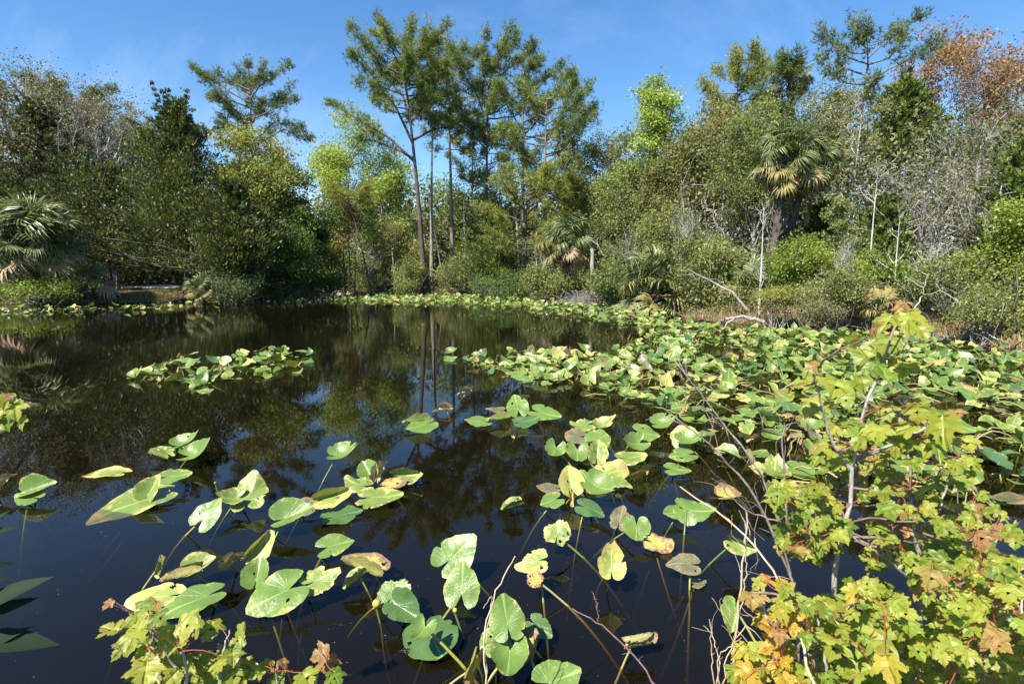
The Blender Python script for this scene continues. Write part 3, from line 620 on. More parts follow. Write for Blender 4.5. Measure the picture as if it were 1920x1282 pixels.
# ------------------------------------------------------------------ palms
def frond_mesh(name, seed, R=.82, pet=.85, n=42, droop=.5, mat=None, fan=118, stiff=.75):
    """a fan leaf: stalk along +X, then narrow folded leaflets that droop at their tips"""
    rng = np.random.default_rng(seed); mb = MB()
    pl = np.stack([np.linspace(0, pet, 5), np.zeros(5), .10 * pet * np.sin(np.linspace(0, 2.2, 5))], 1)
    tubes(mb, pl, np.linspace(.022, .012, 5), 4, .7)
    o = pl[-1]; a = np.radians(np.linspace(-fan, fan, n) + rng.normal(size=n) * 2.0)
    L = R * (.72 + .28 * np.cos(a * .75)) * rng.uniform(.78, 1.12, n)
    K = 5; t = np.linspace(0, 1, K)
    costa = np.clip(np.cos(a), 0, 1) * .22 * R
    rad = t[None] * L[:, None] + costa[:, None] * 0
    dirs = np.stack([np.cos(a), np.sin(a), np.full(n, .12) + .10 * np.abs(np.sin(a))], 1)
    st = o + np.stack([costa, np.zeros(n), -.25 * costa], 1)
    pos = st[:, None] + dirs[:, None] * rad[..., None]
    dr = droop * rng.uniform(.45, 1.6, n)
    pos[..., 2] -= dr[:, None] * (np.maximum(t - (1 - stiff), 0) ** 2)[None] * L[:, None] * 1.1
    pos[..., :2] -= (dirs[:, None, :2] * (dr[:, None] * (t ** 3)[None] * L[:, None] * .32)[..., None])
    side = unit(np.cross(dirs, [0, 0, 1.0]))
    wd = (R * .036) * np.array([.45, 1.0, .9, .55, .05])
    l = pos + side[:, None] * wd[None, :, None]; r_ = pos - side[:, None] * wd[None, :, None]
    mid = pos - np.array([0, 0, 1.0]) * wd[None, :, None] * .55
    v = np.stack([l, mid, r_], 2); idx = np.arange(n * K * 3).reshape(n, K, 3)
    f = []
    for s in (0, 1):
        f.append(np.stack([idx[:, :-1, s], idx[:, :-1, s + 1], idx[:, 1:, s + 1], idx[:, 1:, s]], -1).reshape(-1, 4))
    rr = np.repeat(np.clip(rng.normal(.5, .22, n), .02, .98), K - 1)
    mb.add(v.reshape(-1, 3), np.concatenate(f), np.concatenate([rr, rr]))
    return mb.mesh(name, mat)
FR = {}
for key, mat, dr in (('palm', 'palm', .95), ('palm_tan', 'palm_tan', 1.0), ('palm_dead', 'palm_dead', 1.1)):
    FR[key] = [frond_mesh('frond', 100 + i, droop=dr * (.7 + .25 * i), mat=M[mat]) for i in range(4)]
def frond_at(root, rng, org, az, el, sc, key, roll=0.0):
    f = ob('frond', FR[key][rng.integers(0, 4)], root, tuple(org))
    q = Matrix.Rotation(az, 4, 'Z') @ Matrix.Rotation(-el, 4, 'Y') @ Matrix.Rotation(roll, 4, 'X')
    f.rotation_euler = q.to_euler(); f.scale = (sc, sc, sc); return f
def boots(tb, rng, line, r, z0, z1, n=60):
    """criss-cross leaf bases on the trunk"""
    z = np.linspace(z0, z1, n); a = np.arange(n) * 2.4; c = on_line(line, z)
    d = np.stack([np.cos(a), np.sin(a), np.zeros(n)], 1)
    p0 = c + d * r * .8; p1 = c + d * (r * 1.5) + np.array([0, 0, .22])
    tubes(tb, np.stack([p0, (p0 + p1) / 2 + d * .03, p1], 1), np.tile([.05, .04, .02], (n, 1)), 4)
def palm(name, label, cx_, cy_, depth, sc, nf, tan=.2, dead=.1, trunk_r=.15, seed=1, base_x=None, has_trunk=True, elmin=-50, elmax=80, group='fan palms round the pond', cat='palm tree', drop=1.0, ground=None):
    rng = np.random.default_rng(seed)
    c = P(cx_, cy_, depth); bx = P(base_x if base_x is not None else cx_, 505, depth)[0]
    zb_ = hz(bx, depth) if ground is None else ground
    b = np.array([bx, depth, zb_]); top = c - b
    root = empty(name, b, label, cat, group)
    tb = MB()
    if has_trunk:
        t = np.linspace(0, 1, 9)[:, None]; line = np.concatenate([top[None, :2] * t ** 1.5, -.3 + (top[2] + .3) * t], 1)
        tubes(tb, line, np.full(9, trunk_r) * np.linspace(1.15, .95, 9), 9)
        boots(tb, rng, line, trunk_r, max(.2, top[2] * .45), top[2] - .05)
    else:
        line = np.array([[0, 0, -.2], [top[0] * .5, 0, top[2] * .4], [top[0], 0, max(top[2] * .8, .1)]]); tubes(tb, line, np.array([.14, .13, .10]), 7)
        top = np.array([top[0], 0, max(top[2] * .8, .1)])
    ob('trunk', tb.mesh('trunk', M['bark_dark'], True), root)
    for i in range(nf):
        u = (i + .5) / nf
        el = math.radians(elmin + (elmax - elmin) * u + rng.normal() * 6)
        key = 'palm_dead' if u < dead else ('palm_tan' if u < dead + tan and rng.random() < .75 else 'palm')
        frond_at(root, rng, top + rng.normal(size=3) * .05, i * 2.39996 + rng.normal() * .15, el, sc * rng.uniform(.75, 1.15), key, rng.normal() * .45)
    return root
palm('palm_tree', 'big bushy fan palm with silvery drooping fronds at the bank edge', 58, 460, 28.6, 1.55, 76, .08, .06, .17, 201, elmin=-40, elmax=85, base_x=64)
palm('palm_tree', 'tall fan palm with thick hanging tan skirt above the bank', 1478, 305, 22, .92, 84, .27, .05, .16, 202, base_x=1442, elmin=-62, elmax=84)
palm('palm_tree', 'second crown of hanging fronds touching the tan skirted palm', 1518, 310, 22.6, .82, 48, .25, .05, .11, 207, base_x=1455, elmin=-60, elmax=75)
palm('palm_tree', 'fan palm with mixed tan and green fronds below the forked pine', 1062, 455, 31, 1.05, 42, .35, .06, .16, 203, elmin=-50, elmax=75)
palm('palm_tree', 'distant palm head poking up behind the hanging palm', 1482, 150, 31, .85, 22, 0, .08, .15, 204, elmin=-40, elmax=80)
pk = dict(has_trunk=False, cat='palmetto', group='low palmettos on the bank')
palm('palmetto', 'large yellowish palmetto leaning over the water at the dark inlet', 1234, 545, 24.9, 1.35, 34, .5, .06, seed=211, elmin=-35, elmax=75, **pk)
palm('palmetto', 'small bright palmetto on the shaded bank by the pale track', 378, 540, 28.2, .62, 18, .5, .08, seed=212, elmin=-20, elmax=80, **pk)
palm('palmetto', 'dull dark palmetto under the cedar beside the fan palm', 160, 527, 30, 1.1, 12, .1, .3, seed=213, elmin=-20, elmax=60, **pk)
palm('palmetto', 'pale tan palmetto showing behind the tip of the maple sapling', 1646, 577, 16.5, .55, 12, .9, .1, seed=214, elmin=-10, elmax=70, **pk)
palm('palmetto', 'upright green palmetto behind the fallen white branch', 1405, 545, 20.5, .8, 14, .3, .15, seed=215, elmin=-20, elmax=80, **pk)
palm('palmetto', 'dark green palmetto in the shade at the foot of the pale pines', 872, 520, 42, 1.3, 14, 0, .05, seed=216, elmin=0, elmax=80, **pk)
palm('palmetto', 'green palmetto beside the foot of the tallest pine', 722, 515, 42, 1.3, 14, 0, .05, seed=217, elmin=0, elmax=80, **pk)
palm('palmetto', 'grey green palmetto behind the vivid green shrub', 1590, 520, 19.5, .8, 12, .2, .2, seed=218, elmin=-10, elmax=70, **pk)

# ------------------------------------------------------------------ shrubs, dead brush, fallen wood
def shrub(label, px, depth, top_y, w_px, leaf, seed, n=4500, ll=.1, base_y=None, **kw):
    return broad('shrub', label, px, depth, top_y, w_px, base_y or 560, leaf, 'bark_grey', seed, n=int(n * .8), ll=ll * 1.05, rad=.04, stems=4, lobes=kw.pop('lobes', 17), group='shrubs along the bank', cat='shrub', poke=1.08, lobe_r=.33, **kw)
shrub('ferny bright green shrub on the bank under the big fan palm', 62, 27.6, 532, 130, 'bright', 301, n=3500, base_y=560)
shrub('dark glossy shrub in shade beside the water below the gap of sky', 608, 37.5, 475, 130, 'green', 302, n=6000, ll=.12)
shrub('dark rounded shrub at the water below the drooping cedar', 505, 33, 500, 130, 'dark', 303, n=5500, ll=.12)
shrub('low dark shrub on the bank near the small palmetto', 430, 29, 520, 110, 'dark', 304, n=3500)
shrub('olive green shrub round the foot of the tallest pine', 768, 39.5, 492, 105, 'myrtle', 305, n=5500, ll=.12)
shrub('olive shrub between the slender pine and the dark palmetto', 850, 40, 498, 120, 'olive', 306, n=5500, ll=.12)
shrub('green shrub on the bank below the young yellowish pine', 945, 36, 515, 120, 'green', 307, n=4500, ll=.11)
shrub('leafy olive shrub at the foot of the tan and green palm', 1040, 31, 495, 120, 'olive', 308, n=6000, ll=.11)
shrub('rounded green shrub between the dead brush and the inlet', 1150, 27.5, 500, 120, 'myrtle', 309, n=6500)
shrub('wide yellowish olive shrub rising over the leaning palmetto', 1335, 22.3, 438, 160, 'olive', 310, n=11000, ll=.10, lobes=20)
shrub('small yellow green shrub on the sunny bank under the white sapling', 1462, 17.5, 548, 80, 'maple_yellow', 311, n=3200, ll=.06)
shrub('vivid green shrub between the two slim pale stems', 1640, 18, 470, 100, 'bright', 312, n=6000, ll=.09)
shrub('grey green tangled shrub above the grey dead brush', 1580, 17.2, 520, 120, 'olive', 313, n=5000, ll=.07)
shrub('sparse olive shrub on the bank behind the maple sapling', 1770, 16, 500, 150, 'myrtle', 314, n=6000, ll=.075)
shrub('olive shrub at the dark overhang by the leaning dead branch', 1850, 13.8, 545, 110, 'olive', 315, n=4000, ll=.06, base_y=600)
shrub('green shrub filling the bank behind the pale palmetto', 1710, 17.5, 520, 110, 'green', 316, n=5000, ll=.08)
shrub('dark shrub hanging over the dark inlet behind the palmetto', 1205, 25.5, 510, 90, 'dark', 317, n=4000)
shrub('green shrub behind the upright palmetto on the sunny bank', 1380, 22, 520, 100, 'green', 318, n=4000)
shrub('reddish brown low shrub at the waterline of the sunny bank', 1540, 16.6, 565, 90, 'russet', 319, n=3000, ll=.055, base_y=600)
def brush(label, px, py, depth, r, seed, n=90, mat='bark_grey', flat=.6):
    rng = np.random.default_rng(seed); c = P(px, py, depth); b = np.array([c[0], c[1], hz(c[0], c[1])]); tb = MB()
    p0 = rng.normal(size=(n, 3)) * r * .25; p0[:, 2] = np.abs(p0[:, 2]) * .4
    d = rand_dirs(rng, n, .5) * np.array([1, 1, flat]); p1 = p0 + d * (r * rng.uniform(.4, 1.2, n))[:, None]; p1[:, 2] = np.abs(p1[:, 2])
    A = curve(p0, p1, rng, 5, .2, -.2); tubes(tb, A, np.full((n, 1), .012) * np.linspace(1.4, .4, 5), 4)
    i = np.repeat(np.arange(n), 4); q0 = A[i, rng.integers(1, 5, len(i))]; q1 = q0 + rand_dirs(rng, len(i), .1) * r * rng.uniform(.15, .5, len(i))[:, None]
    B = curve(q0, q1, rng, 4, .2, -.2); tubes(tb, B, np.full((len(i), 1), .006) * np.linspace(1.3, .5, 4), 3)
    root = empty('dead_brush', b, label, 'dead brush', 'dead brush on the bank'); ob('branches', tb.mesh('branches', M[mat], True), root); root.children[0].name = 'twigs'; tag(root.children[0], kind='stuff')
brush('round heap of pale grey dead twigs at the water before the palm', 1090, 548, 29.5, 1.15, 401, 110)
brush('grey tangle of dead twigs overhanging the mat near the maple sapling', 1580, 588, 16.4, .85, 402, 90)
brush('pale dead twigs on the bank beside the leaning dead branch', 1740, 600, 14.6, .7, 403, 60)
brush('dead twigs on the bank under the drooping fan palm', 100, 545, 28.2, .8, 404, 40)
def wood(label, pts, depth, r0, r1, seed, mat='bark_white', twigs=6, name='fallen_branch'):
    rng = np.random.default_rng(seed); q = np.array([P(x, y, depth + dy) for x, y, dy in pts]); b = q[0].copy()
    tt = np.linspace(0, 1, 10); t = np.linspace(0, 1, len(q)); line = np.stack([np.interp(tt, t, q[:, i]) for i in range(3)], 1) - b; line[1:-1] += rng.normal(size=(8, 3)) * .02
    tb = MB(); tubes(tb, line, np.linspace(r0, r1, 10), 6)
    if twigs:
        i = rng.integers(4, 10, twigs); p0 = line[i]; p1 = p0 + rand_dirs(rng, twigs, .5) * rng.uniform(.25, .8, twigs)[:, None]
        tubes(tb, curve(p0, p1, rng, 5, .12), np.full((twigs, 1), r1 * .8) * np.linspace(1, .35, 5), 4)
    return tag(ob(name, tb.mesh(name, M[mat], True), None, b), label, 'branch' if name == 'fallen_branch' else 'snag')
wood('fallen white branch slanting down the sunny bank by the inlet', [(1400, 580, 0), (1372, 548, .3), (1330, 525, .8), (1290, 505, 1.2)], 18.8, .05, .014, 411, 'bark_grey')
wood('long pale dead branch leaning down to the dark overhang', [(1905, 650, -.6), (1850, 625, 0), (1795, 565, .4), (1755, 532, .8)], 13.6, .024, .008, 412, 'bark_grey', twigs=9)
wood('grey broken snag standing beside the tan and green palm', [(1110, 552, 0), (1111, 510, 0), (1110, 466, 0)], 30, .13, .10, 413, 'bark_grey', 0, 'dead_snag')
wood('short weathered log lying on the sunny bank at the waterline', [(1432, 604, 0), (1395, 594, .2), (1360, 598, .3)], 17.6, .07, .04, 414, 'bark_grey', 3)
wood('pale twig pole leaning in the shrubs near the corner of the mat', [(1700, 605, 0), (1722, 570, .2), (1735, 535, .2)], 15, .025, .01, 415, twigs=4)
wood('dark crooked trunk leaning over the pond at the corner of the mat', [(1906, 640, 0), (1901, 590, 0), (1908, 540, .2), (1903, 500, .4)], 13.4, .03, .015, 416, 'bark_dark', 5, 'dead_snag')

# ------------------------------------------------------------------ masses: deep wood behind, undergrowth and dry grass on the bank
FAR = [(x, G(x, y)[1]) for x, y in SHORE_PX]
def bank_depth(px): return np.interp(px, [a for a, _ in FAR], [d for _, d in FAR])
def deep_wood():
    rng = np.random.default_rng(500)
    lf, tb = MB(), MB()
    top = lambda x: np.interp(x, [-200, 0, 250, 330, 560, 600, 640, 900, 1150, 1300, 1500, 1700, 1950], [300, 250, 300, 290, 340, 370, 350, 330, 310, 260, 220, 190, 190])
    nc = 2200
    px = rng.uniform(-150, 2070, nc); dep = np.maximum(bank_depth(px) + rng.uniform(7, 20, nc), np.where(px < 620, 44.5, 0))
    ty = top(px) + rng.uniform(0, 70, nc)
    zz = []; pos = []
    for i in range(nc):
        zt = P(px[i], ty[i], dep[i])[2]; x = P(px[i], 500, dep[i])[0]
        u = rng.random() ** (1.35 if 560 < px[i] < 1120 else 1.0); z = .4 + (zt - .4) * u
        pos.append((x, dep[i], z))
    pos = np.array(pos)
    nr_ = pos[:, 1] < 34
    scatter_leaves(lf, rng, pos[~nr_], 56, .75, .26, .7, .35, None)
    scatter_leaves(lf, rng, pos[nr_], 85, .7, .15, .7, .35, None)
    # farther trees closing the last gaps
    nf = 1300; px = np.concatenate([rng.uniform(540, 1320, nf // 2), rng.uniform(-100, 2020, nf // 2)]); dep = rng.uniform(52, 66, nf)
    pf = np.array([[P(a, 505, d)[0], d, rng.uniform(.3, 1.0) * rng.random() ** .8 * (P(a, top(a) + 30, d)[2])] for a, d in zip(px, dep)])
    scatter_leaves(lf, rng, pf, 46, 1.2, .46, .7, .35, None)
    rng2 = np.random.default_rng(501)
    n = 130; px = rng2.uniform(-100, 2020, n); dep = bank_depth(px) + rng2.uniform(5, 17, n)
    dep = np.where((px < 640) & (dep > 37) & (dep < 45), 46, dep)
    b = np.array([[P(a, 505, d)[0], d, -.1] for a, d in zip(px, dep)])
    h = np.array([P(a, y_, d)[2] for a, d, y_ in zip(px, dep, rng2.uniform(330, 430, n))])
    t = b.copy(); t[:, 2] = h; t[:, :2] += rng2.normal(size=(n, 2)) * .8
    A = curve(b, t, rng2, 8, .03); tubes(tb, A, (rng2.uniform(.0012, .0030, n) * dep)[:, None] * np.linspace(1, .5, 8), 6)
    i = np.repeat(np.arange(n), 7); q0 = A[i, rng2.integers(3, 8, len(i))]; q1 = q0 + rand_dirs(rng2, len(i), .4) * rng2.uniform(.6, 2.4, len(i))[:, None]
    tubes(tb, curve(q0, q1, rng2, 5, .1), np.full((len(i), 1), .03) * np.linspace(1, .3, 5), 4)
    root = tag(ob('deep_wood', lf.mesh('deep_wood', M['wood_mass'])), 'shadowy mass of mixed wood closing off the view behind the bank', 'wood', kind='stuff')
    c = ob('trunks', tb.mesh('trunks', M['bark_grey'], True), root); tag(c, kind='stuff')
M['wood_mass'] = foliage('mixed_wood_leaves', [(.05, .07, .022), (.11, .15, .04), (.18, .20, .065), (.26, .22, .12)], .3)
deep_wood()
def undergrowth(name, label, mat, x0, x1, n, lo, hi, hmax, ll, seed, per=16, sig=.2, blades=False):
    rng = np.random.default_rng(seed); lf = MB()
    px = rng.uniform(x0, x1, n); dep = bank_depth(px) + lo + (hi - lo) * rng.random(n) ** 1.3
    x = np.array([P(a, 505, d)[0] for a, d in zip(px, dep)]); z0 = height(x, dep)
    keep = (z0 > .03) & ~((px > 205) & (px < 342) & (not blades)); x, dep, z0 = x[keep], dep[keep], z0[keep]; n = len(x)
    hh = hmax * np.clip(.55 + .45 * wob(x * 1.3, dep * 1.1), .12, 1)
    if blades:
        m = n * per; base = np.repeat(np.stack([x, dep, z0], 1), per, 0) + rng.normal(size=(m, 3)) * [.1, .1, 0]
        ax = unit(rng.normal(size=(m, 3)) * .42 + [0, 0, 1]); L = np.repeat(hh, per) * rng.uniform(.4, 1.2, m)
        leaf_tris(lf, base, ax, rand_dirs(rng, m) * [1, 1, .2], L, np.full(m, ll * 1.3), rng.random(m))
    else:
        c = np.stack([x, dep, z0 + hh * rng.random(n)], 1); scatter_leaves(lf, rng, c, per, sig, ll)
    tag(ob(name, lf.mesh(name, M[mat])), label, 'undergrowth' if not blades else 'grass', kind='stuff')
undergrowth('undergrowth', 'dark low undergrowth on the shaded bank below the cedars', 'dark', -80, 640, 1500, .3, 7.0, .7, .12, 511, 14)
undergrowth('undergrowth', 'tangled green undergrowth under the pines', 'myrtle', 600, 1240, 2000, .3, 6.5, 2.0, .12, 512, 16)
undergrowth('undergrowth', 'tangled olive undergrowth along the sunny bank', 'olive', 1240, 1960, 2200, .7, 6.0, 1.7, .085, 513, 16)
undergrowth('undergrowth', 'green undergrowth deeper in the trees of the sunny bank', 'green', 1180, 1960, 1500, 2.0, 8.0, 3.0, .11, 514, 16)
undergrowth('dry_grass', 'dry brown grass and litter fringing the sunny bank', 'drygrass', 1275, 1960, 2200, .05, 1.6, .34, .012, 515, 12, blades=True)
undergrowth('dry_grass', 'short brown grass on the shaded bank by the pale track', 'drygrass', -80, 560, 1600, .1, 3.0, .25, .018, 516, 10, blades=True)
undergrowth('bank_grass', 'tufts of green grass along the bank under the trees', 'grass', -80, 1960, 1700, .2, 3.0, .4, .02, 517, 10, blades=True)

# twigs, roots and litter along the waterline
rng = np.random.default_rng(519); n = 1100; px = rng.uniform(-60, 1950, n); dep = bank_depth(px) + rng.uniform(-.25, 1.3, n)
x = np.array([P(a, 505, d)[0] for a, d in zip(px, dep)]); z = np.maximum(height(x, dep), 0) + .02
p0 = np.stack([x, dep, z], 1); a = rng.uniform(0, 6.28, n); L = rng.uniform(.15, .8, n)
p1 = p0 + np.stack([np.cos(a) * L, np.sin(a) * L * .6, rng.uniform(-.15, .35, n)], 1); mb = MB()
tubes(mb, curve(p0, p1, rng, 4, .12), rng.uniform(.006, .02, n)[:, None] * np.linspace(1.2, .5, 4), 3, .5)
tag(ob('bank_litter', mb.mesh('bank_litter', M['bark_brown'], True)), 'brown twigs, roots and litter strewn along the far waterline', 'litter', kind='stuff')

# ------------------------------------------------------------------ lily pads (spatterdock)
def pad_mat(name, g0, g1, yel, brn, y_at, b_at, rough=.33, under=(.20, .24, .07), trans=.16):
    m, t, out = newmat(name)
    loc = N(t, 'ShaderNodeAttribute', attribute_name='loc'); edge = N(t, 'ShaderNodeAttribute', attribute_name='edge')
    ang = N(t, 'ShaderNodeAttribute', attribute_name='ang'); rnd = N(t, 'ShaderNodeAttribute', attribute_name='rnd'); oi = N(t, 'ShaderNodeObjectInfo')
    w_ = N(t, 'ShaderNodeMath', operation='ADD'); t.links.new(rnd.outputs['Fac'], w_.inputs[0]); t.links.new(oi.outputs['Random'], w_.inputs[1])
    w2 = N(t, 'ShaderNodeMath', operation='MULTIPLY'); t.links.new(w_.outputs[0], w2.inputs[0]); w2.inputs[1].default_value = 47.0
    def noise(scale, detail=4.0, rough_=.6):
        n = N(t, 'ShaderNodeTexNoise', noise_dimensions='4D'); n.inputs['Scale'].default_value = scale; n.inputs['Detail'].default_value = detail; n.inputs['Roughness'].default_value = rough_
        t.links.new(loc.outputs['Vector'], n.inputs['Vector']); t.links.new(w2.outputs[0], n.inputs['W']); return n.outputs[0]
    a, b, c = noise(2.2), noise(7.0, 5.0, .65), noise(30.0, 3.0)
    base = ramp(t, a, [(.3, g0), (.72, g1)]).outputs[0]
    # side veins fan out from the stalk; the midrib is paler
    sx = N(t, 'ShaderNodeMath', operation='MULTIPLY'); t.links.new(ang.outputs['Fac'], sx.inputs[0]); sx.inputs[1].default_value = 22.0
    sn = N(t, 'ShaderNodeMath', operation='SINE'); t.links.new(sx.outputs[0], sn.inputs[0])
    vr = ramp(t, sn.outputs[0], [(.78, (0, 0, 0)), (.98, (.10, .10, .10))])
    base = mixc(t, vr.outputs[0], base, tuple(min(1, x * 1.5 + .02) for x in g1))
    ab = N(t, 'ShaderNodeMath', operation='ABSOLUTE'); t.links.new(ang.outputs['Fac'], ab.inputs[0])
    mr = ramp(t, ab.outputs[0], [(.02, (.7, .7, .7)), (.07, (0, 0, 0))])
    base = mixc(t, mr.outputs[0], base, tuple(min(1, x * 1.7 + .03) for x in g1))
    s1 = N(t, 'ShaderNodeMath', operation='MULTIPLY_ADD'); t.links.new(edge.outputs['Fac'], s1.inputs[0]); s1.inputs[1].default_value = .42; t.links.new(b, s1.inputs[2])
    y1 = N(t, 'ShaderNodeMath', operation='MULTIPLY_ADD'); t.links.new(a, y1.inputs[0]); y1.inputs[1].default_value = .55; t.links.new(s1.outputs[0], y1.inputs[2])
    yf = ramp(t, y1.outputs[0], [(0, (0, 0, 0)), (1, (1, 1, 1))]); yf.color_ramp.elements[0].position = min(.99, y_at / 1.6); yf.color_ramp.elements[1].position = min(1, y_at / 1.6 + .10)
    dv = N(t, 'ShaderNodeMath', operation='DIVIDE'); t.links.new(y1.outputs[0], dv.inputs[0]); dv.inputs[1].default_value = 1.6; t.links.new(dv.outputs[0], yf.inputs[0])
    col = mixc(t, yf.outputs[0], base, yel)
    bf = ramp(t, dv.outputs[0], [(0, (0, 0, 0)), (1, (1, 1, 1))]); bf.color_ramp.elements[0].position = min(.99, b_at / 1.6); bf.color_ramp.elements[1].position = min(1, b_at / 1.6 + .06)
    col = mixc(t, bf.outputs[0], col, brn)
    sp_ = ramp(t, c, [(.60, (0, 0, 0)), (.68, (.6, .6, .6))])
    col = mixc(t, sp_.outputs[0], col, tuple(x * .55 for x in brn))
    ge = N(t, 'ShaderNodeNewGeometry')
    col2 = mixc(t, 1.0, mixc(t, .6, col, under), (1, 1, 1), 'MULTIPLY')
    col = mixc(t, ge.outputs['Backfacing'], col, col2)
    p = N(t, 'ShaderNodeBsdfPrincipled', Roughness=rough); p.inputs['Specular IOR Level'].default_value = .5
    t.links.new(col, p.inputs['Base Color'])
    rr = ramp(t, yf.outputs[0], [(0, (rough,) * 3), (1, (.75,) * 3)]); t.links.new(rr.outputs[0], p.inputs['Roughness'])
    ht = N(t, 'ShaderNodeMath', operation='MULTIPLY_ADD'); t.links.new(vr.outputs[0], ht.inputs[0]); ht.inputs[1].default_value = -1.2; t.links.new(b, ht.inputs[2])
    bp = N(t, 'ShaderNodeBump', Strength=.35, Distance=.012); t.links.new(ht.outputs[0], bp.inputs['Height']); t.links.new(bp.outputs[0], p.inputs['Normal'])
    tr = N(t, 'ShaderNodeBsdfTranslucent'); t.links.new(mixc(t, 1.0, col, (1.3, 1.3, .6), 'MULTIPLY'), tr.inputs[0])
    mx = N(t, 'ShaderNodeMixShader'); mx.inputs[0].default_value = trans; t.links.new(p.outputs[0], mx.inputs[1]); t.links.new(tr.outputs[0], mx.inputs[2])
    t.links.new(mx.outputs[0], out.inputs[0]); return m
YEL, TAN, BRN = (.42, .38, .09), (.50, .40, .20), (.20, .11, .05)
PM = {
 'green': pad_mat('pad_green', (.095, .168, .032), (.165, .25, .05), YEL, TAN, 1.19, 1.30),
 'edged': pad_mat('pad_yellow_edged', (.125, .19, .038), (.21, .275, .064), YEL, TAN, 1.08, 1.19),
 'yellow': pad_mat('pad_yellowing', (.20, .27, .06), (.32, .37, .09), (.48, .42, .11), TAN, .95, 1.14),
 'rotten': pad_mat('pad_rotten', (.26, .30, .06), (.44, .37, .07), (.46, .32, .09), (.22, .13, .07), .88, 1.06, .6),
 'dark': pad_mat('pad_dark', (.055, .115, .035), (.10, .18, .05), YEL, TAN, 1.30, 1.40, .25),
 'dull': pad_mat('pad_dull', (.12, .11, .06), (.17, .17, .08), (.22, .16, .08), BRN, 1.05, 1.25, .3),
 'dry': pad_mat('pad_dry', (.42, .36, .16), (.55, .45, .24), (.52, .36, .20), (.30, .18, .10), .85, 1.05, .8),
}
M['stalk'] = foliage('pad_stalk', [(.10, .15, .03), (.20, .25, .05), (.34, .32, .07)], .1, .4, .4)
M['stalk_dry'] = foliage('pad_stalk_dry', [(.22, .22, .06), (.34, .30, .10), (.44, .36, .17)], .1, .7, .2)
def blade(kind, seed, nt_=44, nr=7):
    """heart shaped blade, stalk at the origin, tip along +X, unit length; returns verts, faces, local coords, edge, angle"""
    rng = np.random.default_rng(seed)
    open_ = {'notch': 158, 'shell': 150}.get(kind, rng.uniform(163, 173))
    th = np.radians(np.linspace(-open_, open_, nt_))
    R = np.interp(np.abs(np.degrees(th)), [0, 6, 20, 45, 90, 130, 155, open_], [.80, .735, .63, .52, .43, .42, .38, .27])
    if kind == 'long': R = np.interp(np.abs(np.degrees(th)), [0, 8, 18, 40, 90, 130, 155, open_], [.86, .80, .66, .46, .29, .31, .33, .24])
    if kind == 'round': R = np.interp(np.abs(np.degrees(th)), [0, 20, 45, 90, 130, 155, open_], [.58, .575, .55, .50, .47, .42, .30])
    ph = rng.uniform(0, 6.28, 6)
    R = R * (1 + .018 * np.sin(th * 7 + ph[0]) + .012 * np.sin(th * 17 + ph[1]))
    if kind in ('ragged', 'dry', 'crumple'):
        for _ in range(rng.integers(3, 7)):
            c = rng.uniform(-2.8, 2.8); wd = rng.choice([.025, .04, .07, .30, .45]); R = R * (1 - rng.uniform(.08, .32) * np.exp(-((th - c) / wd) ** 2))
        R = R * (1 + rng.normal(size=nt_) * .032); s_ = rng.uniform(-1.5, 1.5); R = R * (1 - .3 * (np.abs(th - s_) < .5) * rng.random())
    elif kind not in ('long',):
        for _ in range(rng.integers(1, 5)):
            c = rng.uniform(-2.2, 2.2); R = R * (1 - rng.uniform(.06, .30) * np.exp(-((th - c) / .06) ** 2))
    rr = np.linspace(0.0, 1, nr + 1)[1:]
    r = rr[:, None] * R[None]; x = r * np.cos(th); y = r * np.sin(th); z = np.zeros_like(x)
    loc = np.stack([x, y, z], -1)
    q = r / .6
    z = z + .05 * q ** 2 * np.sin(2 * th + ph[2]) + .022 * q ** 2 * np.sin(5 * th + ph[3]) + .05 * np.abs(y) + .012 * np.sin(x * 9 + ph[4]) * np.sin(y * 11 + ph[5])
    if kind == 'vee': z = z + .75 * np.abs(y) ** 1.15
    if kind == 'cup' or kind == 'shell': z = z + .75 * q ** 2.2 * .45
    if kind == 'saddle': z = z + .28 * q ** 2 * np.cos(2 * th) - .06
    if kind == 'wavy': z = z + .10 * q ** 2 * np.sin(4 * th + ph[2]) + .04 * q ** 2 * np.sin(9 * th + ph[3])
    def fold(x, y, z, c, a):
        s = np.clip(y - c, 0, None); k = np.clip(s / .10, 0, 1) * a
        # bend everything beyond y=c about the line y=c
        yy = np.where(y > c, c + s * np.cos(k * .9), y); zz = np.where(y > c, z + s * np.sin(k * .95), z); return yy, zz
    if kind == 'half': y, z = fold(x, y, z, .06, math.radians(115))
    if kind == 'curl':
        y, z = fold(x, y, z, .12, math.radians(150)); y2, z = fold(x, -y, z, .16, math.radians(120)); y = -y2
    if kind in ('crumple', 'dry'):
        y, z = fold(x, y, z, .05, math.radians(rng.uniform(70, 130))); y2, z = fold(x, -y, z, .10, math.radians(rng.uniform(60, 120))); y = -y2
        z = z + .10 * q ** 1.5 * np.sin(3 * th + ph[0]) + .07 * np.sin(x * 14 + ph[1]) * q
    if kind == 'tipdown': z = z - .55 * np.clip(x - .2, 0, None) ** 1.4
    v = np.concatenate([[[0, 0, 0]], np.stack([x, y, z], -1).reshape(-1, 3)])
    lc = np.concatenate([[[0, 0, 0]], loc.reshape(-1, 3)])
    ed = np.concatenate([[0], np.repeat(rr, nt_)]); an = np.concatenate([[0], np.tile(th, nr)])
    idx = 1 + np.arange(nr * nt_).reshape(nr, nt_)
    tri = np.stack([np.zeros(nt_ - 1, int), idx[0, :-1], idx[0, 1:]], 1)
    qd = np.stack([idx[:-1, :-1], idx[1:, :-1], idx[1:, 1:], idx[:-1, 1:]], -1).reshape(-1, 4)
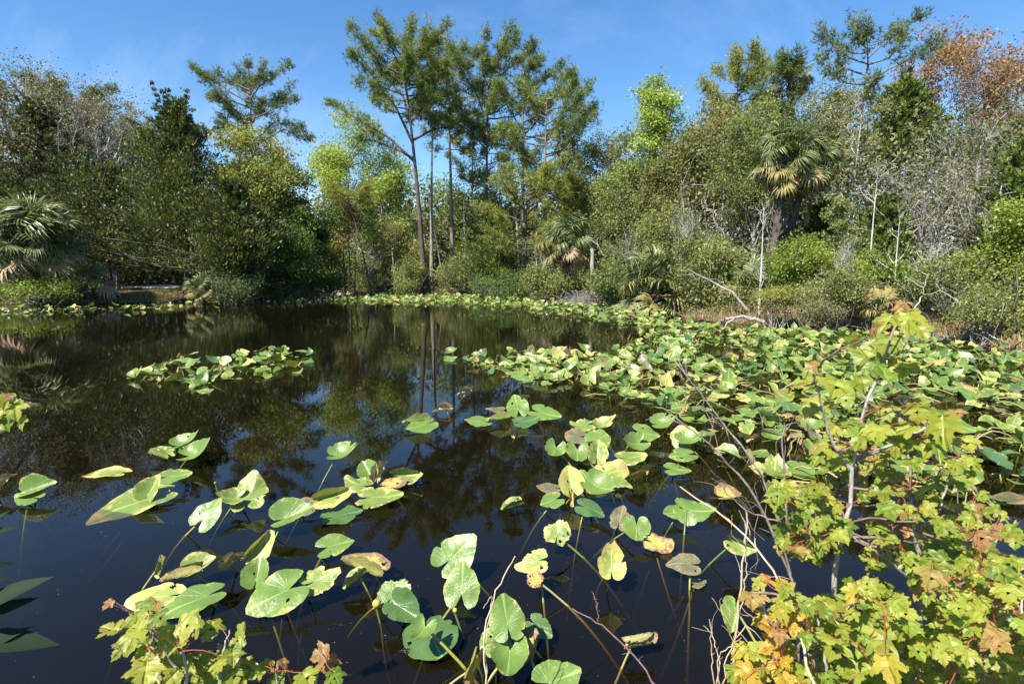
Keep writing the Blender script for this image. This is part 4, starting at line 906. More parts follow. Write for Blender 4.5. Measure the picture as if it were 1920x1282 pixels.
    if kind in ('ragged', 'crumple', 'dry') or rng.random() < .6:
        cq = lc[qd].mean(1); hole = np.zeros(len(qd), bool)
        for _ in range(3 if kind in ('ragged', 'crumple', 'dry') else 1):
            a_ = rng.uniform(-2.5, 2.5); h = np.array([np.cos(a_), np.sin(a_)]) * rng.uniform(.2, .42); hole |= np.hypot(cq[:, 0] - h[0], cq[:, 1] - h[1]) < rng.uniform(.02, .055)
        qd = qd[~hole]
    return v, tri, qd, lc, ed, an
def pad_attrs(me, lc, ed, an):
    a = me.attributes.new('loc', 'FLOAT_VECTOR', 'POINT'); a.data.foreach_set('vector', lc.astype(np.float32).ravel())
    a = me.attributes.new('edge', 'FLOAT', 'POINT'); a.data.foreach_set('value', ed.astype(np.float32))
    a = me.attributes.new('ang', 'FLOAT', 'POINT'); a.data.foreach_set('value', an.astype(np.float32))
    return me
KINDS_ = ['flat', 'round', 'long', 'vee', 'cup', 'shell', 'notch', 'saddle', 'wavy', 'half', 'curl', 'ragged', 'crumple', 'tipdown', 'dry']
_pads = {}
def pad_mesh(kind, state, var):
    k = (kind, state, var)
    if k not in _pads:
        v, tri, qd, lc, ed, an = blade(kind, KINDS_.index(kind) * 17 + var + 3, 60 if kind in ('ragged', 'crumple', 'dry') else 44)
        mb = MB(); mb.add(v, qd); mb.n = 0; mb.v = [v]; mb.t = [tri]; mb.tr = [np.full(len(tri), .5)]; mb.tm = [np.zeros(len(tri), int)]
        _pads[k] = pad_attrs(mb.mesh('blade', PM[state], True), lc, ed, an)
    return _pads[k]
PADS = []   # (root, px, py, area, state word, posture word)
def pad(px, py, wpx, head=180, tilt=10, kind='flat', state='green', z=.04, roll=0, label=None, group='lily pads on the pond', stalk=True, sdir=None, var=None, rng=None, world=None, dry_stalk=False):
    """head: compass of the tip on the water (0 = +X, 90 = away); tilt: leans the face towards the camera"""
    rng = rng or np.random.default_rng(int(px * 7 + py * 13))
    if world is None:
        c = G(px, py, z); d = c[1] * CP + (CAM_H - c[2]) * SP; L = wpx * d / F * .735
    else: c, L = world
    if world is None: c = c - np.array([math.cos(math.radians(head)), math.sin(math.radians(head)) * math.cos(math.radians(tilt)), math.sin(math.radians(head)) * math.sin(math.radians(tilt))]) * L * .16; c[2] = max(c[2], .012)
    root = empty('lily_pad', (c[0], c[1], 0.0), label, 'lily pad', group)
    root.empty_display_size = .05
    var = int(rng.integers(0, 4)) if var is None else var
    bl = ob('blade', pad_mesh(kind, state, var), root, (0, 0, c[2]))
    bl.rotation_euler = (Matrix.Rotation(math.radians(tilt), 4, 'X') @ Matrix.Rotation(math.radians(head), 4, 'Z') @ Matrix.Rotation(math.radians(roll), 4, 'X')).to_euler()
    bl.scale = (L, L, L)
    if stalk:
        sd = rng.uniform(0, 6.28) if sdir is None else math.radians(sdir); rch = rng.uniform(.15, .55) * (1 + c[2] * 2)
        p0 = np.array([0, 0, c[2] - .004]); p1 = np.array([math.cos(sd) * rch, math.sin(sd) * rch, -.62])
        t = np.linspace(0, 1, 8)[:, None]; line = p0 * (1 - t) + p1 * t; line[:, 2] += .10 * np.sin(np.pi * t[:, 0]) * (1 if c[2] > .06 else -.3)
        mb = MB(); tubes(mb, line, np.linspace(.0055, .009, 8) * rng.uniform(.8, 1.2), 6, rng.random())
        ob('stalk', mb.mesh('stalk', M['stalk_dry' if dry_stalk else 'stalk'], True), root)
    return root
# hand placed pads, nearest water first: px, py, length px, tip heading, tilt, kind, state, height, label
HAND = [
 (205, 886, 108, 178, 0, 'long', 'yellow', .02, 'long flat yellowing pad floating alone beside the pair of raised pads'),
 (300, 853, 70, 160, 25, 'half', 'edged', .10, 'folded yellow edged pad beside the two overlapping raised pads'),
 (345, 834, 70, 20, 18, 'cup', 'green', .20, 'upper of two overlapping green pads raised above open water'),
 (365, 853, 78, 20, 22, 'shell', 'green', .14, 'lower of two overlapping green pads raised above open water'),
 (325, 893, 76, 10, 18, 'flat', 'green', .14, 'green pad on a stalk just below the overlapping pair'),
 (265, 938, 175, 218, 12, 'long', 'edged', .05, 'very long pointed pad with yellow tip and two upstanding lobes'),
 (283, 920, 72, 70, 55, 'vee', 'edged', .12, 'upstanding torn lobe on top of the very long pointed pad'),
 (55, 932, 66, 170, 20, 'flat', 'green', .07, 'small green pad at the frame edge under a V folded pad'),
 (68, 915, 72, 25, 40, 'vee', 'green', .12, 'V folded green pad at the frame edge above its reflection'),
 (388, 965, 82, 60, 48, 'notch', 'green', .20, 'upright heart shaped green pad standing alone on its stalk'),
 (468, 925, 104, 100, 30, 'wavy', 'edged', .16, 'crinkled crown shaped pad with curled brown edges'),
 (440, 935, 62, 200, 30, 'shell', 'edged', .14, 'half hidden pad under the crinkled crown shaped pad'),
 (545, 968, 96, 25, 30, 'vee', 'green', .15, 'green pad folded along its midrib beside a dull rounded pad'),
 (575, 948, 66, 70, 20, 'round', 'dull', .08, 'dull greyish rounded pad behind the folded green pad'),
 (620, 933, 92, 25, 15, 'half', 'yellow', .14, 'yellowing pad with a pale fold above the dark glossy pad'),
 (638, 966, 95, 25, 6, 'flat', 'dark', .03, 'dark glossy pad lying flat under the yellowing folded pad'),
 (625, 1022, 86, 25, 22, 'notch', 'green', .10, 'clean green heart pad just above the water below the dark pad'),
 (440, 1050, 80, 40, 35, 'crumple', 'dry', .14, 'withered cream pad curled up against a yellow blotched pad'),
 (482, 1028, 92, 60, 35, 'half', 'yellow', .14, 'pad with rusty yellow blotch at its centre'),
 (345, 1075, 92, 200, 30, 'curl', 'rotten', .14, 'mustard yellow pad folded over its own green half'),
 (372, 1062, 74, 30, 30, 'vee', 'edged', .15, 'green half open pad joined to the mustard folded one'),
 (302, 1060, 52, 260, 70, 'curl', 'yellow', .18, 'small rolled young pad standing upright by itself'),
 (483, 1078, 78, 95, 35, 'vee', 'green', .20, 'small green butterfly shaped pad above the largest smooth pad'),
 (600, 1085, 92, 30, 28, 'ragged', 'edged', .18, 'ragged green pad bitten along its lower edge'),
 (525, 1112, 140, 215, 28, 'notch', 'green', .15, 'largest smooth green pad with a small round hole'),
 (300, 1118, 128, 188, 15, 'long', 'yellow', .07, 'speckled yellow green long pad above the maple leaves'),
 (372, 1122, 140, 212, 14, 'long', 'green', .10, 'long smooth green pad pointing down at the maple leaves'),
 (642, 853, 76, 10, 22, 'cup', 'green', .24, 'green pad held high on a bare stalk above open water'),
 (690, 883, 60, 120, 45, 'vee', 'green', .18, 'small green pad behind the crumpled cream pad'),
 (712, 884, 70, 80, 40, 'crumple', 'dry', .18, 'crumpled cream coloured dead pad near the high green pad'),
 (758, 893, 78, 0, 18, 'half', 'edged', .10, 'green pad with a yellow folded lip pointing at open water'),
 (735, 908, 64, 20, 15, 'ragged', 'rotten', .07, 'brown edged tattered pad behind the wide oval pad'),
 (708, 932, 108, 5, 12, 'flat', 'edged', .08, 'wide oval green pad at the end of the middle clump'),
 (672, 908, 70, 160, 18, 'wavy', 'edged', .12, 'wavy pad tucked between the yellowing and wide oval pads'),
 (685, 1066, 118, 160, 24, 'half', 'rotten', .13, 'big rotting yellow and brown pad with shredded rim'),
 (668, 1085, 66, 230, 30, 'half', 'edged', .11, 'pale green torn flap below the big rotting pad'),
 (853, 1040, 116, 45, 42, 'flat', 'green', .24, 'large green pad leaning back, tip pointing up at the pines'),
 (866, 1100, 104, 88, 52, 'notch', 'green', .30, 'glossy upright heart pad in front of the leaning back pad'),
 (742, 1108, 92, 60, 40, 'ragged', 'green', .18, 'green pad eaten away across the middle'),
 (755, 1140, 92, 330, 40, 'vee', 'dark', .12, 'dark folded pad below the eaten one'),
 (812, 1200, 142, 300, 12, 'round', 'dark', .07, 'broad dark green pad carrying the shadow of a small heart pad'),
 (793, 1182, 72, 250, 30, 'shell', 'green', .22, 'small notched heart pad shading the broad dark pad'),
 (950, 1160, 104, 100, 58, 'flat', 'green', .34, 'upright oval pad standing tallest by the dry grass stalk'),
 (925, 1205, 84, 200, 25, 'round', 'green', .14, 'pale green pad beneath the upright oval pad'),
 (955, 1232, 110, 265, 30, 'shell', 'green', .16, 'deeply notched heart pad at the foot of the dry stalk'),
 (995, 1212, 74, 75, 45, 'curl', 'rotten', .15, 'yellow and brown blotched pad curling beside the notched heart'),
 (886, 1262, 118, 250, 35, 'crumple', 'rotten', .12, 'orange brown rotting pad below the broad dark pad'),
 (1042, 1275, 118, 20, 32, 'notch', 'green', .18, 'bright green pad cut by the bottom edge of the view'),
 (1010, 1175, 70, 320, 30, 'flat', 'dark', .10, 'dark pad hidden behind the upright oval pad'),
 (962, 948, 56, 200, 40, 'half', 'edged', .12, 'small brown rimmed pad standing alone over dark reflections'),
 (1045, 995, 78, 80, 40, 'ragged', 'edged', .22, 'frilled ragged pad on a tall stalk'),
 (1000, 1052, 82, 190, 35, 'ragged', 'yellow', .24, 'tattered yellow green pad hanging from a long stalk'),
 (1005, 1088, 52, 300, 30, 'ragged', 'rotten', .18, 'shredded brown scrap of pad below the tattered one'),
 (1146, 1060, 82, 85, 38, 'cup', 'yellow', .20, 'yellow blotched pad shaped like a shell on a lone stalk'),
 (1036, 938, 58, 205, 25, 'notch', 'green', .12, 'small smooth heart pad at the near end of the mat'),
 (1030, 915, 58, 175, 8, 'flat', 'dull', .03, 'dull brownish pad floating beside the small smooth heart pad'),
 (1070, 905, 74, 95, 50, 'vee', 'yellow', .20, 'pale upright pad with dark rotten centre'),
 (1072, 932, 48, 270, 20, 'crumple', 'rotten', .10, 'orange brown shrivelled pad under the pale upright one'),
 (1120, 912, 84, 320, 40, 'shell', 'green', .20, 'scallop shaped glossy green pad'),
 (1100, 897, 60, 110, 20, 'flat', 'green', .12, 'green pad tucked behind the scallop shaped pad'),
 (1104, 952, 70, 340, 22, 'tipdown', 'dark', .12, 'dark drooping pad under the scallop shaped pad'),
 (1163, 972, 60, 70, 50, 'flat', 'dull', .16, 'reddish brown upright pad behind the neat round heart pad'),
 (1193, 992, 72, 260, 38, 'round', 'green', .14, 'neat round heart pad tilted up to the light'),
 (1232, 1018, 70, 340, 20, 'wavy', 'rotten', .06, 'yellow and brown rotten pad beside the neat round heart'),
 (1196, 890, 74, 20, 30, 'crumple', 'rotten', .12, 'crumpled yellow pad with burnt brown heart'),
 (1148, 885, 86, 25, 20, 'wavy', 'yellow', .12, 'yellow green wavy pad beside the crumpled yellow pad'),
 (1155, 905, 70, 340, 18, 'ragged', 'edged', .10, 'pale torn pad below the yellow green wavy one'),
 (1040, 845, 62, 250, 42, 'shell', 'green', .20, 'first of three heart pads standing in a row'),
 (1082, 850, 68, 265, 46, 'shell', 'green', .22, 'second of three heart pads standing in a row'),
 (1120, 850, 60, 80, 55, 'vee', 'edged', .22, 'third of three pads in a row, seen edge on'),
 (1124, 822, 66, 30, 30, 'round', 'green', .18, 'green pad standing behind the row of three hearts'),
 (1078, 818, 62, 180, 20, 'round', 'dull', .10, 'dull olive pad behind the row of three hearts'),
 (1142, 868, 46, 290, 55, 'half', 'green', .12, 'small folded pad beside the row of three hearts'),
 (1192, 832, 66, 200, 40, 'shell', 'green', .18, 'notched pad holding a dark shadow under a tilted pad'),
 (1208, 812, 66, 345, 35, 'notch', 'green', .24, 'tilted pad overhanging the notched pad'),
 (1182, 858, 76, 10, 12, 'flat', 'edged', .08, 'flat green pad in front of the notched and tilted pair'),
 (1290, 828, 66, 0, 18, 'cup', 'green', .14, 'pointed green pad set apart at the edge of dark water'),
 (1282, 853, 66, 190, 15, 'flat', 'green', .10, 'green pad just below the pointed set apart pad'),
 (1268, 880, 62, 355, 15, 'flat', 'green', .08, 'low green pad lying below two set apart pads'),
 (1240, 794, 58, 10, 32, 'cup', 'green', .20, 'cupped pad beside a withered tan bud'),
 (1093, 797, 60, 190, 20, 'wavy', 'edged', .12, 'wavy pad on the near side of a gap of dark water'),
 (1130, 798, 52, 5, 20, 'cup', 'edged', .12, 'small cupped pad joined to the wavy pad'),
 (970, 762, 66, 100, 40, 'flat', 'green', .22, 'tallest green pad of the island clump before the dead pad'),
 (1020, 775, 78, 335, 22, 'flat', 'green', .18, 'sloping green pad of the island clump'),
 (900, 790, 66, 175, 10, 'flat', 'green', .05, 'flat green pad trailing from the island clump'),
 (937, 786, 58, 200, 15, 'half', 'yellow', .08, 'yellow green pad under the tallest pad of the island clump'),
 (930, 768, 48, 170, 8, 'flat', 'dull', .05, 'dull pad at the back of the island clump'),
 (985, 790, 66, 20, 15, 'flat', 'dark', .10, 'dark shaded pad in the middle of the island clump'),
 (963, 808, 52, 270, 40, 'crumple', 'dry', .08, 'shrivelled tan dead pad below the island clump'),
 (792, 798, 76, 215, 18, 'flat', 'green', .07, 'green pad reaching out alone into the pine reflections'),
 (783, 790, 66, 200, 20, 'half', 'edged', .10, 'yellow edged folded pad behind the outlying green pad'),
 (832, 768, 50, 180, 25, 'crumple', 'dry', .08, 'dry curled pad at the end of a yellow stalk'),
 (873, 735, 38, 190, 35, 'crumple', 'dry', .08, 'small cream curled pad alone over the trunk reflections'),
 (843, 672, 32, 5, 20, 'flat', 'green', .06, 'tiny green pad floating farthest out before the mat'),
 (845, 660, 30, 350, 30, 'cup', 'green', .08, 'cupped pad just beyond the tiny outlying pad'),
 (1198, 1198, 86, 10, 45, 'curl', 'dry', .12, 'curled cream and green pad low by the bent twig'),
 (1298, 955, 92, 340, 30, 'saddle', 'green', .18, 'saddle shaped pad with pale curled lip beside the twigs'),
 (1268, 960, 66, 200, 15, 'flat', 'green', .10, 'green pad under the saddle shaped one'),
 (1385, 1020, 72, 330, 35, 'half', 'edged', .20, 'pale edged pad held up among the dry stems'),
 (1285, 1056, 76, 170, 25, 'tipdown', 'dull', .16, 'grey brown dying pad with withered knot'),
 (1378, 1150, 84, 250, 45, 'half', 'green', .24, 'green pad half hidden behind the crossing dry stems'),
 (1308, 1092, 44, 20, 10, 'flat', 'dull', .02, 'dull pad lying on the water below the withered knot'),
 (1365, 930, 66, 10, 20, 'vee', 'rotten', .12, 'golden withered pad behind the dry stems'),
 (385, 733, 36, 190, 10, 'flat', 'edged', .03, 'small round yellowish pad lowest in the floating island'),
 (5, 905, 60, 80, 40, 'crumple', 'dry', .14, 'withered tan pad cut by the frame edge'),
]
for (x, y, wd, hd, tl, kd, stt, z, lb) in HAND:
    pad(x, y, wd, hd, tl, kd, stt, z * .72, label=lb, dry_stalk=stt in ('rotten', 'dry', 'yellow'), roll=0)

# scattered pads: the nearest become objects of their own, the rest one mat
def in_poly(x, y, poly):
    r = False; n = len(poly)
    for i in range(n):
        (x1_, y1_), (x2_, y2_) = poly[i], poly[(i + 1) % n]
        if (y1_ > y) != (y2_ > y) and x < (x2_ - x1_) * (y - y1_) / (y2_ - y1_) + x1_: r = not r
    return r
AREAS = [  # name, pixel polygon, pads per square metre, words
 ('mat', [(1200, 640), (1262, 606), (1400, 618), (1560, 622), (1700, 634), (1800, 650), (1975, 676), (1975, 860), (1650, 850), (1420, 800), (1330, 800), (1240, 770), (1100, 735), (1010, 715), (940, 690), (1000, 668), (1140, 672)], 23.0, 'the dense mat'),
 ('fringe', [(865, 672), (960, 656), (1020, 662), (1130, 662), (1150, 690), (1010, 730), (960, 720), (870, 712)], 10.5, 'the mat fringe'),
 ('near', [(1330, 800), (1420, 805), (1650, 850), (1950, 860), (1950, 960), (1790, 950), (1700, 905), (1560, 915), (1450, 900), (1350, 890), (1250, 810)], 19.0, 'the near mat'),
 ('isle', [(243, 706), (300, 690), (345, 676), (430, 684), (432, 712), (415, 738), (330, 722), (250, 720)], 13.0, 'the floating island'),
 ('isle2', [(432, 672), (480, 660), (560, 662), (596, 668), (560, 698), (480, 718), (440, 712)], 13.0, 'the far island end'),
 ('strip', [(620, 560), (700, 552), (800, 553), (900, 557), (1000, 564), (1100, 573), (1180, 581), (1245, 589), (1247, 612), (1180, 612), (1100, 598), (1040, 588), (960, 578), (860, 571), (730, 566), (640, 564)], 12.0, 'the far strip'),
 ('left', [(-30, 577), (110, 577), (230, 575), (330, 571), (430, 567), (540, 562), (630, 558), (640, 565), (540, 569), (420, 573), (230, 584), (120, 588), (-30, 590)], 3.2, 'the far bank'),
 ('gap', [(1240, 596), (1262, 606), (1200, 640), (1150, 668), (1130, 660), (1180, 640)], 3.0, 'the gap'),
]
STATES = ['green', 'edged', 'yellow', 'rotten', 'dark', 'dry', 'dull']
def scatter_area(poly, dens, rng):
    w3 = np.array([G(x, y)[:2] for x, y in poly]); lo, hi = w3.min(0), w3.max(0)
    n = int((hi - lo).prod() * dens); pts = lo + rng.random((n, 2)) * (hi - lo)
    wp = [tuple(p) for p in w3]
    return np.array([p for p in pts if in_poly(p[0], p[1], wp)]).reshape(-1, 2)
cand = []
for nm, poly, dens, words_ in AREAS:
    rng = np.random.default_rng(600 + len(nm) + int(dens * 10))
    pts = scatter_area(poly, dens, rng)
    if len(pts): pts = pts[sdist(pts) < -.15]
    for p in pts:
        if nm in ('mat', 'near', 'fringe') and wob(p[0] * 1.1, p[1] * 1.1) < (-.5 if nm == 'mat' else -.32): continue
        cand.append((np.hypot(*p), nm, p[0], p[1], words_))
hand_xy = np.array([G(h[0], h[1], h[7])[:2] for h in HAND])
cand = [c for c in cand if np.min(np.hypot(hand_xy[:, 0] - c[2], hand_xy[:, 1] - c[3])) > .16]
cand.sort(key=lambda c: c[0])
inview = lambda c: -40 < proj((c[2], c[3], .05))[0] < 1960
near_list = [c for c in cand if inview(c)][:300 - len(HAND)]
near_ids = set(id(c) for c in near_list)
rng = np.random.default_rng(777)
KIND_P = [('flat', .2), ('notch', .08), ('vee', .10), ('cup', .12), ('shell', .06), ('round', .05), ('saddle', .06), ('wavy', .10), ('half', .13), ('ragged', .16), ('long', .05), ('crumple', .03)]
def pick(c):
    st = rng.choice(STATES, p=[.45, .22, .09, .03, .13, .06, .02])
    if st == 'dry': kd = 'crumple'
    elif st == 'rotten': kd = rng.choice(['ragged', 'crumple', 'wavy', 'half', 'vee'])
    else:
        kd = rng.choice([k for k, _ in KIND_P], p=np.array([q for _, q in KIND_P]) / sum(q for _, q in KIND_P))
    z = float(np.clip(abs(rng.normal(.04, .05)), .012, .19)); L = rng.uniform(.135, .285) * (.7 if st == 'dry' else 1)
    low = z < .04
    hd = rng.uniform(0, 360); tl = rng.normal(4, 8) if low else rng.normal(11, 18); rl = rng.normal(0, 6 if low else 20)
    return st, kd, z, L, hd, tl, rl
LOOK = {'green': 'fresh green', 'edged': 'yellow edged', 'yellow': 'yellowing', 'rotten': 'rotting brown', 'dark': 'dark green', 'dry': 'withered cream', 'dull': 'dull olive'}
POST = {'flat': 'plain', 'notch': 'open notched', 'vee': 'folded', 'cup': 'cupped', 'shell': 'scallop shaped', 'round': 'round', 'saddle': 'saddle shaped', 'wavy': 'wavy', 'half': 'half folded', 'ragged': 'ragged', 'long': 'long', 'crumple': 'shrivelled', 'curl': 'curled', 'tipdown': 'drooping'}
made = []
for c in near_list:
    st, kd, z, L, hd, tl, rl = pick(c)
    r = pad(0, 0, 0, hd, tl, kd, st, z, rl, label='-', rng=rng, world=(np.array([c[2], c[3], z]), L), dry_stalk=st in ('rotten', 'dry'))
    made.append((r, LOOK[st], POST[kd], c[4], proj((c[2], c[3], z)), c[0]))
ORD = ['first', 'second', 'third', 'fourth', 'fifth', 'sixth', 'seventh', 'eighth', 'ninth', 'tenth', 'eleventh', 'twelfth', 'thirteenth', 'fourteenth', 'fifteenth', 'sixteenth', 'seventeenth', 'eighteenth', 'nineteenth', 'twentieth'] + ['next'] * 30
ROWS = [(0, 4.6, 'closest to shore'), (4.6, 5.6, 'in its front rows'), (5.6, 6.8, 'about its middle'), (6.8, 8.2, 'in its back rows'), (8.2, 99, 'at its far end')]
buckets = {}
for mm in made:
    row = next(w_ for a, b, w_ in ROWS if a <= mm[5] < b)
    buckets.setdefault((mm[1], mm[2], mm[3], row), []).append(mm)
for (lk, po, ar, row), v in buckets.items():
    v.sort(key=lambda q: q[4][0])
    for i, q in enumerate(v):
        base = f'{lk} {po} pad in {ar}, {row}'
        q[0]['label'] = base if len(v) == 1 else base + f', {ORD[i]} such'
# the remaining hundreds: one mat
rest = [c for c in cand if id(c) not in near_ids]
low_bl = [[blade(k, 40 + i * 7, 15, 2) for i in range(2)] for k in ('flat', 'vee', 'cup', 'shell', 'wavy', 'half', 'saddle', 'ragged', 'notch', 'crumple')]
mb = MB(); LC, ED, AN = [], [], []; sp0, sp1 = [], []
for c in rest:
    st, kd, z, L, hd, tl, rl = pick(c)
    v, tri, qd, lc, ed, an = low_bl[9 if st == 'dry' else rng.integers(0, 9)][rng.integers(0, 2)]
    Rm = np.array((Matrix.Rotation(math.radians(tl), 3, 'X') @ Matrix.Rotation(math.radians(hd), 3, 'Z') @ Matrix.Rotation(math.radians(rl), 3, 'X')))
    if c[1] in ('strip', 'left'): z = z * 1.3; L *= 1.08
    vv = v @ Rm.T * L + [c[2], c[3], z]; r_ = rng.random(); mi = STATES.index(st)
    k = mb.n; mb.v.append(vv); mb.q.append(qd + k); mb.qr.append(np.full(len(qd), r_)); mb.qm.append(np.full(len(qd), mi))
    mb.t.append(tri + k); mb.tr.append(np.full(len(tri), r_)); mb.tm.append(np.full(len(tri), mi)); mb.n += len(v)
    LC.append(lc); ED.append(ed); AN.append(an); sp0.append((c[2], c[3], z - .01)); sp1.append((c[2] + rng.normal() * .15, c[3] + rng.normal() * .15, -.25))
me = pad_attrs(mb.mesh('lily_pad_mat', [PM[s] for s in STATES], True), np.concatenate(LC), np.concatenate(ED), np.concatenate(AN))
mat_ob = tag(ob('lily_pad_mat', me), 'dense mat of green and yellowed lily pads stretching along the bank', 'lily pads', kind='stuff')
mb = MB(); tubes(mb, np.stack([np.array(sp0), np.array(sp1)], 1), np.full((len(sp0), 2), .008), 4, rng.random(len(sp0)))
tag(ob('stalks', mb.mesh('stalks', M['stalk'], True), mat_ob), kind='stuff')
# loose yellow stalks lying across the mat
mb = MB(); cc = [c for c in cand if c[1] in ('mat', 'near', 'fringe') and c[0] < 11][::3]
p0 = np.array([[c[2], c[3], .02] for c in cc]); a = rng.uniform(0, 6.28, len(cc)); ln_ = rng.uniform(.2, .6, len(cc))
p1 = p0 + np.stack([np.cos(a) * ln_, np.sin(a) * ln_, rng.uniform(-.08, .06, len(cc))], 1)
tubes(mb, curve(p0, p1, rng, 6, .10, -.15), np.full((len(cc), 6), .007), 5, rng.random(len(cc)))
tag(ob('loose_stalks', mb.mesh('loose_stalks', M['stalk_dry'], True)), 'yellow leaf stalks lying loose among the pads of the mat', 'stalks', kind='stuff')
# flower buds
def bud(px, py, label, z=.16, r=.018, col='bud_yellow', stalk_px=None):
    c = G(px, py, z); root = empty('lily_bud', (c[0], c[1], 0), label, 'flower bud', 'lily buds on the pond')
    mb = MB(); a = np.linspace(0, np.pi, 7); n = 10; th = np.arange(n) * 2 * np.pi / n
    rr = r * np.sin(a) * (1 + .15 * np.cos(a)); rr[0] = rr[-1] = r * .12
    v = np.stack([np.stack([rr[i] * np.cos(th), rr[i] * np.sin(th), np.full(n, z + r * .95 * -np.cos(a[i]))], 1) for i in range(7)])
    idx = np.arange(7 * n).reshape(7, n); f = np.stack([idx[:-1], np.roll(idx[:-1], -1, 1), np.roll(idx[1:], -1, 1), idx[1:]], -1).reshape(-1, 4)
    mb.add(v.reshape(-1, 3), f, .5); ob('bud', mb.mesh('bud', M[col], True), root)
    mb = MB(); tubes(mb, curve(np.array([0, 0, z - r]), np.array([.05, .08, -.5]), np.random.default_rng(int(px)), 6, .03), np.full((1, 6), .006), 6, .4); ob('stalk', mb.mesh('stalk', M['stalk'], True), root)
M['bud_yellow'] = foliage('bud_yellow', [(.42, .38, .05), (.5, .45, .08), (.55, .5, .1)], .15, .4)
M['bud_green'] = foliage('bud_green', [(.12, .2, .03), (.17, .27, .05), (.22, .3, .06)], .15, .4)
bud(706, 1130, 'round yellow lily bud on a short stalk beside the eaten pad', .12, .022)
bud(893, 1232, 'small green lily bud at the water below the broad dark pad', .04, .015, 'bud_green')
bud(404, 905, 'tiny green lily bud between the crown shaped pad and open dark water', .08, .012, 'bud_green')
bud(853, 1143, 'orange tipped bud on an arching stalk near the upright oval pad', .16, .012)
bud(1250, 745, 'yellow bud at the edge of the dense mat', .14, .018)
bud(1225, 618, 'yellow lily flower at the end of the far strip', .14, .03)

# flecks of pollen and leaf litter on the surface
rng = np.random.default_rng(909); n = 420
px = rng.uniform(0, 1920, n); py = 600 + 690 * rng.random(n) ** 1.2
pw = np.array([G(a, b_, .004) for a, b_ in zip(px, py)]); pw = pw[sdist(pw[:, :2]) < -.1]; n = len(pw)
mb = MB(); a = rng.uniform(0, 6.28, n); L = .0025 + .006 * rng.random(n) ** 4 + .0004 * pw[:, 1]
leaf_tris(mb, pw, np.stack([np.cos(a), np.sin(a), 0 * a], 1), np.tile([0, 0, 1.0], (n, 1)), L, L * .6, rng.random(n) * .3)
tag(ob('floating_debris', mb.mesh('floating_debris', M['drygrass'])), 'specks of pollen and leaf litter floating on the dark water', 'debris', kind='stuff')

# ------------------------------------------------------------------ near bank: maple saplings, dry stems, twigs
def maple_mat(name, cols, trans=.42):
    m, t, out = newmat(name)
    oi = N(t, 'ShaderNodeObjectInfo'); tc = N(t, 'ShaderNodeTexCoord')
    n = len(cols); r = ramp(t, oi.outputs['Random'], [(i / (n - 1), c) for i, c in enumerate(cols)])
    no = N(t, 'ShaderNodeTexNoise', noise_dimensions='4D'); no.inputs['Scale'].default_value = 2.6; no.inputs['Detail'].default_value = 5.0
    mw = N(t, 'ShaderNodeMath', operation='MULTIPLY'); t.links.new(oi.outputs['Random'], mw.inputs[0]); mw.inputs[1].default_value = 31.0
    t.links.new(tc.outputs['Object'], no.inputs['Vector']); t.links.new(mw.outputs[0], no.inputs['W'])
    nf = ramp(t, no.outputs[0], [(.46, (0, 0, 0)), (.72, (.55, .55, .55))])
    col = mixc(t, nf.outputs[0], r.outputs[0], (.40, .27, .06))
    va = N(t, 'ShaderNodeAttribute', attribute_name='vein')
    vf = ramp(t, va.outputs['Fac'], [(0, (.5, .5, .5)), (.16, (0, 0, 0))])
    col = mixc(t, vf.outputs[0], col, tuple(min(1, c * 1.4 + .04) for c in cols[n // 2]))
    p = N(t, 'ShaderNodeBsdfPrincipled', Roughness=.42); p.inputs['Specular IOR Level'].default_value = .4
    t.links.new(col, p.inputs['Base Color'])
    bp = N(t, 'ShaderNodeBump', Strength=.4, Distance=.03); t.links.new(vf.outputs[0], bp.inputs['Height']); t.links.new(bp.outputs[0], p.inputs['Normal'])
    tr = N(t, 'ShaderNodeBsdfTranslucent'); t.links.new(mixc(t, 1.0, col, (1.35, 1.35, .45), 'MULTIPLY'), tr.inputs[0])
    mx = N(t, 'ShaderNodeMixShader'); mx.inputs[0].default_value = trans; t.links.new(p.outputs[0], mx.inputs[1]); t.links.new(tr.outputs[0], mx.inputs[2])
    t.links.new(mx.outputs[0], out.inputs[0]); return m
MM = {
 'lime': maple_mat('maple_lime', [(.15, .205, .02), (.22, .275, .024), (.29, .33, .036), (.34, .35, .055)]),
 'green': maple_mat('maple_green', [(.09, .165, .018), (.14, .235, .022), (.195, .285, .027), (.26, .32, .035)]),
 'gold': maple_mat('maple_gold', [(.34, .34, .03), (.42, .36, .04), (.46, .30, .03), (.42, .20, .03)]),
 'rust': maple_mat('maple_rust', [(.28, .24, .05), (.32, .22, .06), (.33, .18, .07), (.30, .14, .06)]),
}
M['petiole'] = foliage('red_petiole', [(.26, .06, .03), (.32, .10, .04), (.25, .12, .05)], .05)
M['twig'] = bark('bark_twig', (.13, .10, .09), (.30, .26, .24), 40, .3, .3, (.38, .35, .33))
M['twig_red'] = bark('bark_twig_red', (.14, .08, .07), (.26, .18, .16), 40, .3, .3)
M['stem_grey'] = bark('bark_sapling', (.20, .17, .14), (.42, .38, .34), 30, .3, .6, (.50, .47, .43))
M['straw'] = bark('straw', (.42, .30, .18), (.58, .46, .31), 30, .2, .2)
HALF = [(0, 0), (.10, -.06), (.22, -.05), (.36, -.06), (.40, .03), (.48, .09), (.42, .16), (.40, .20), (.50, .25), (.58, .30), (.63, .40), (.70, .52), (.58, .51), (.54, .57), (.44, .53), (.35, .50), (.28, .52), (.30, .60), (.36, .69), (.27, .72), (.26, .82), (.16, .84), (.08, .93), (0, 1.06)]
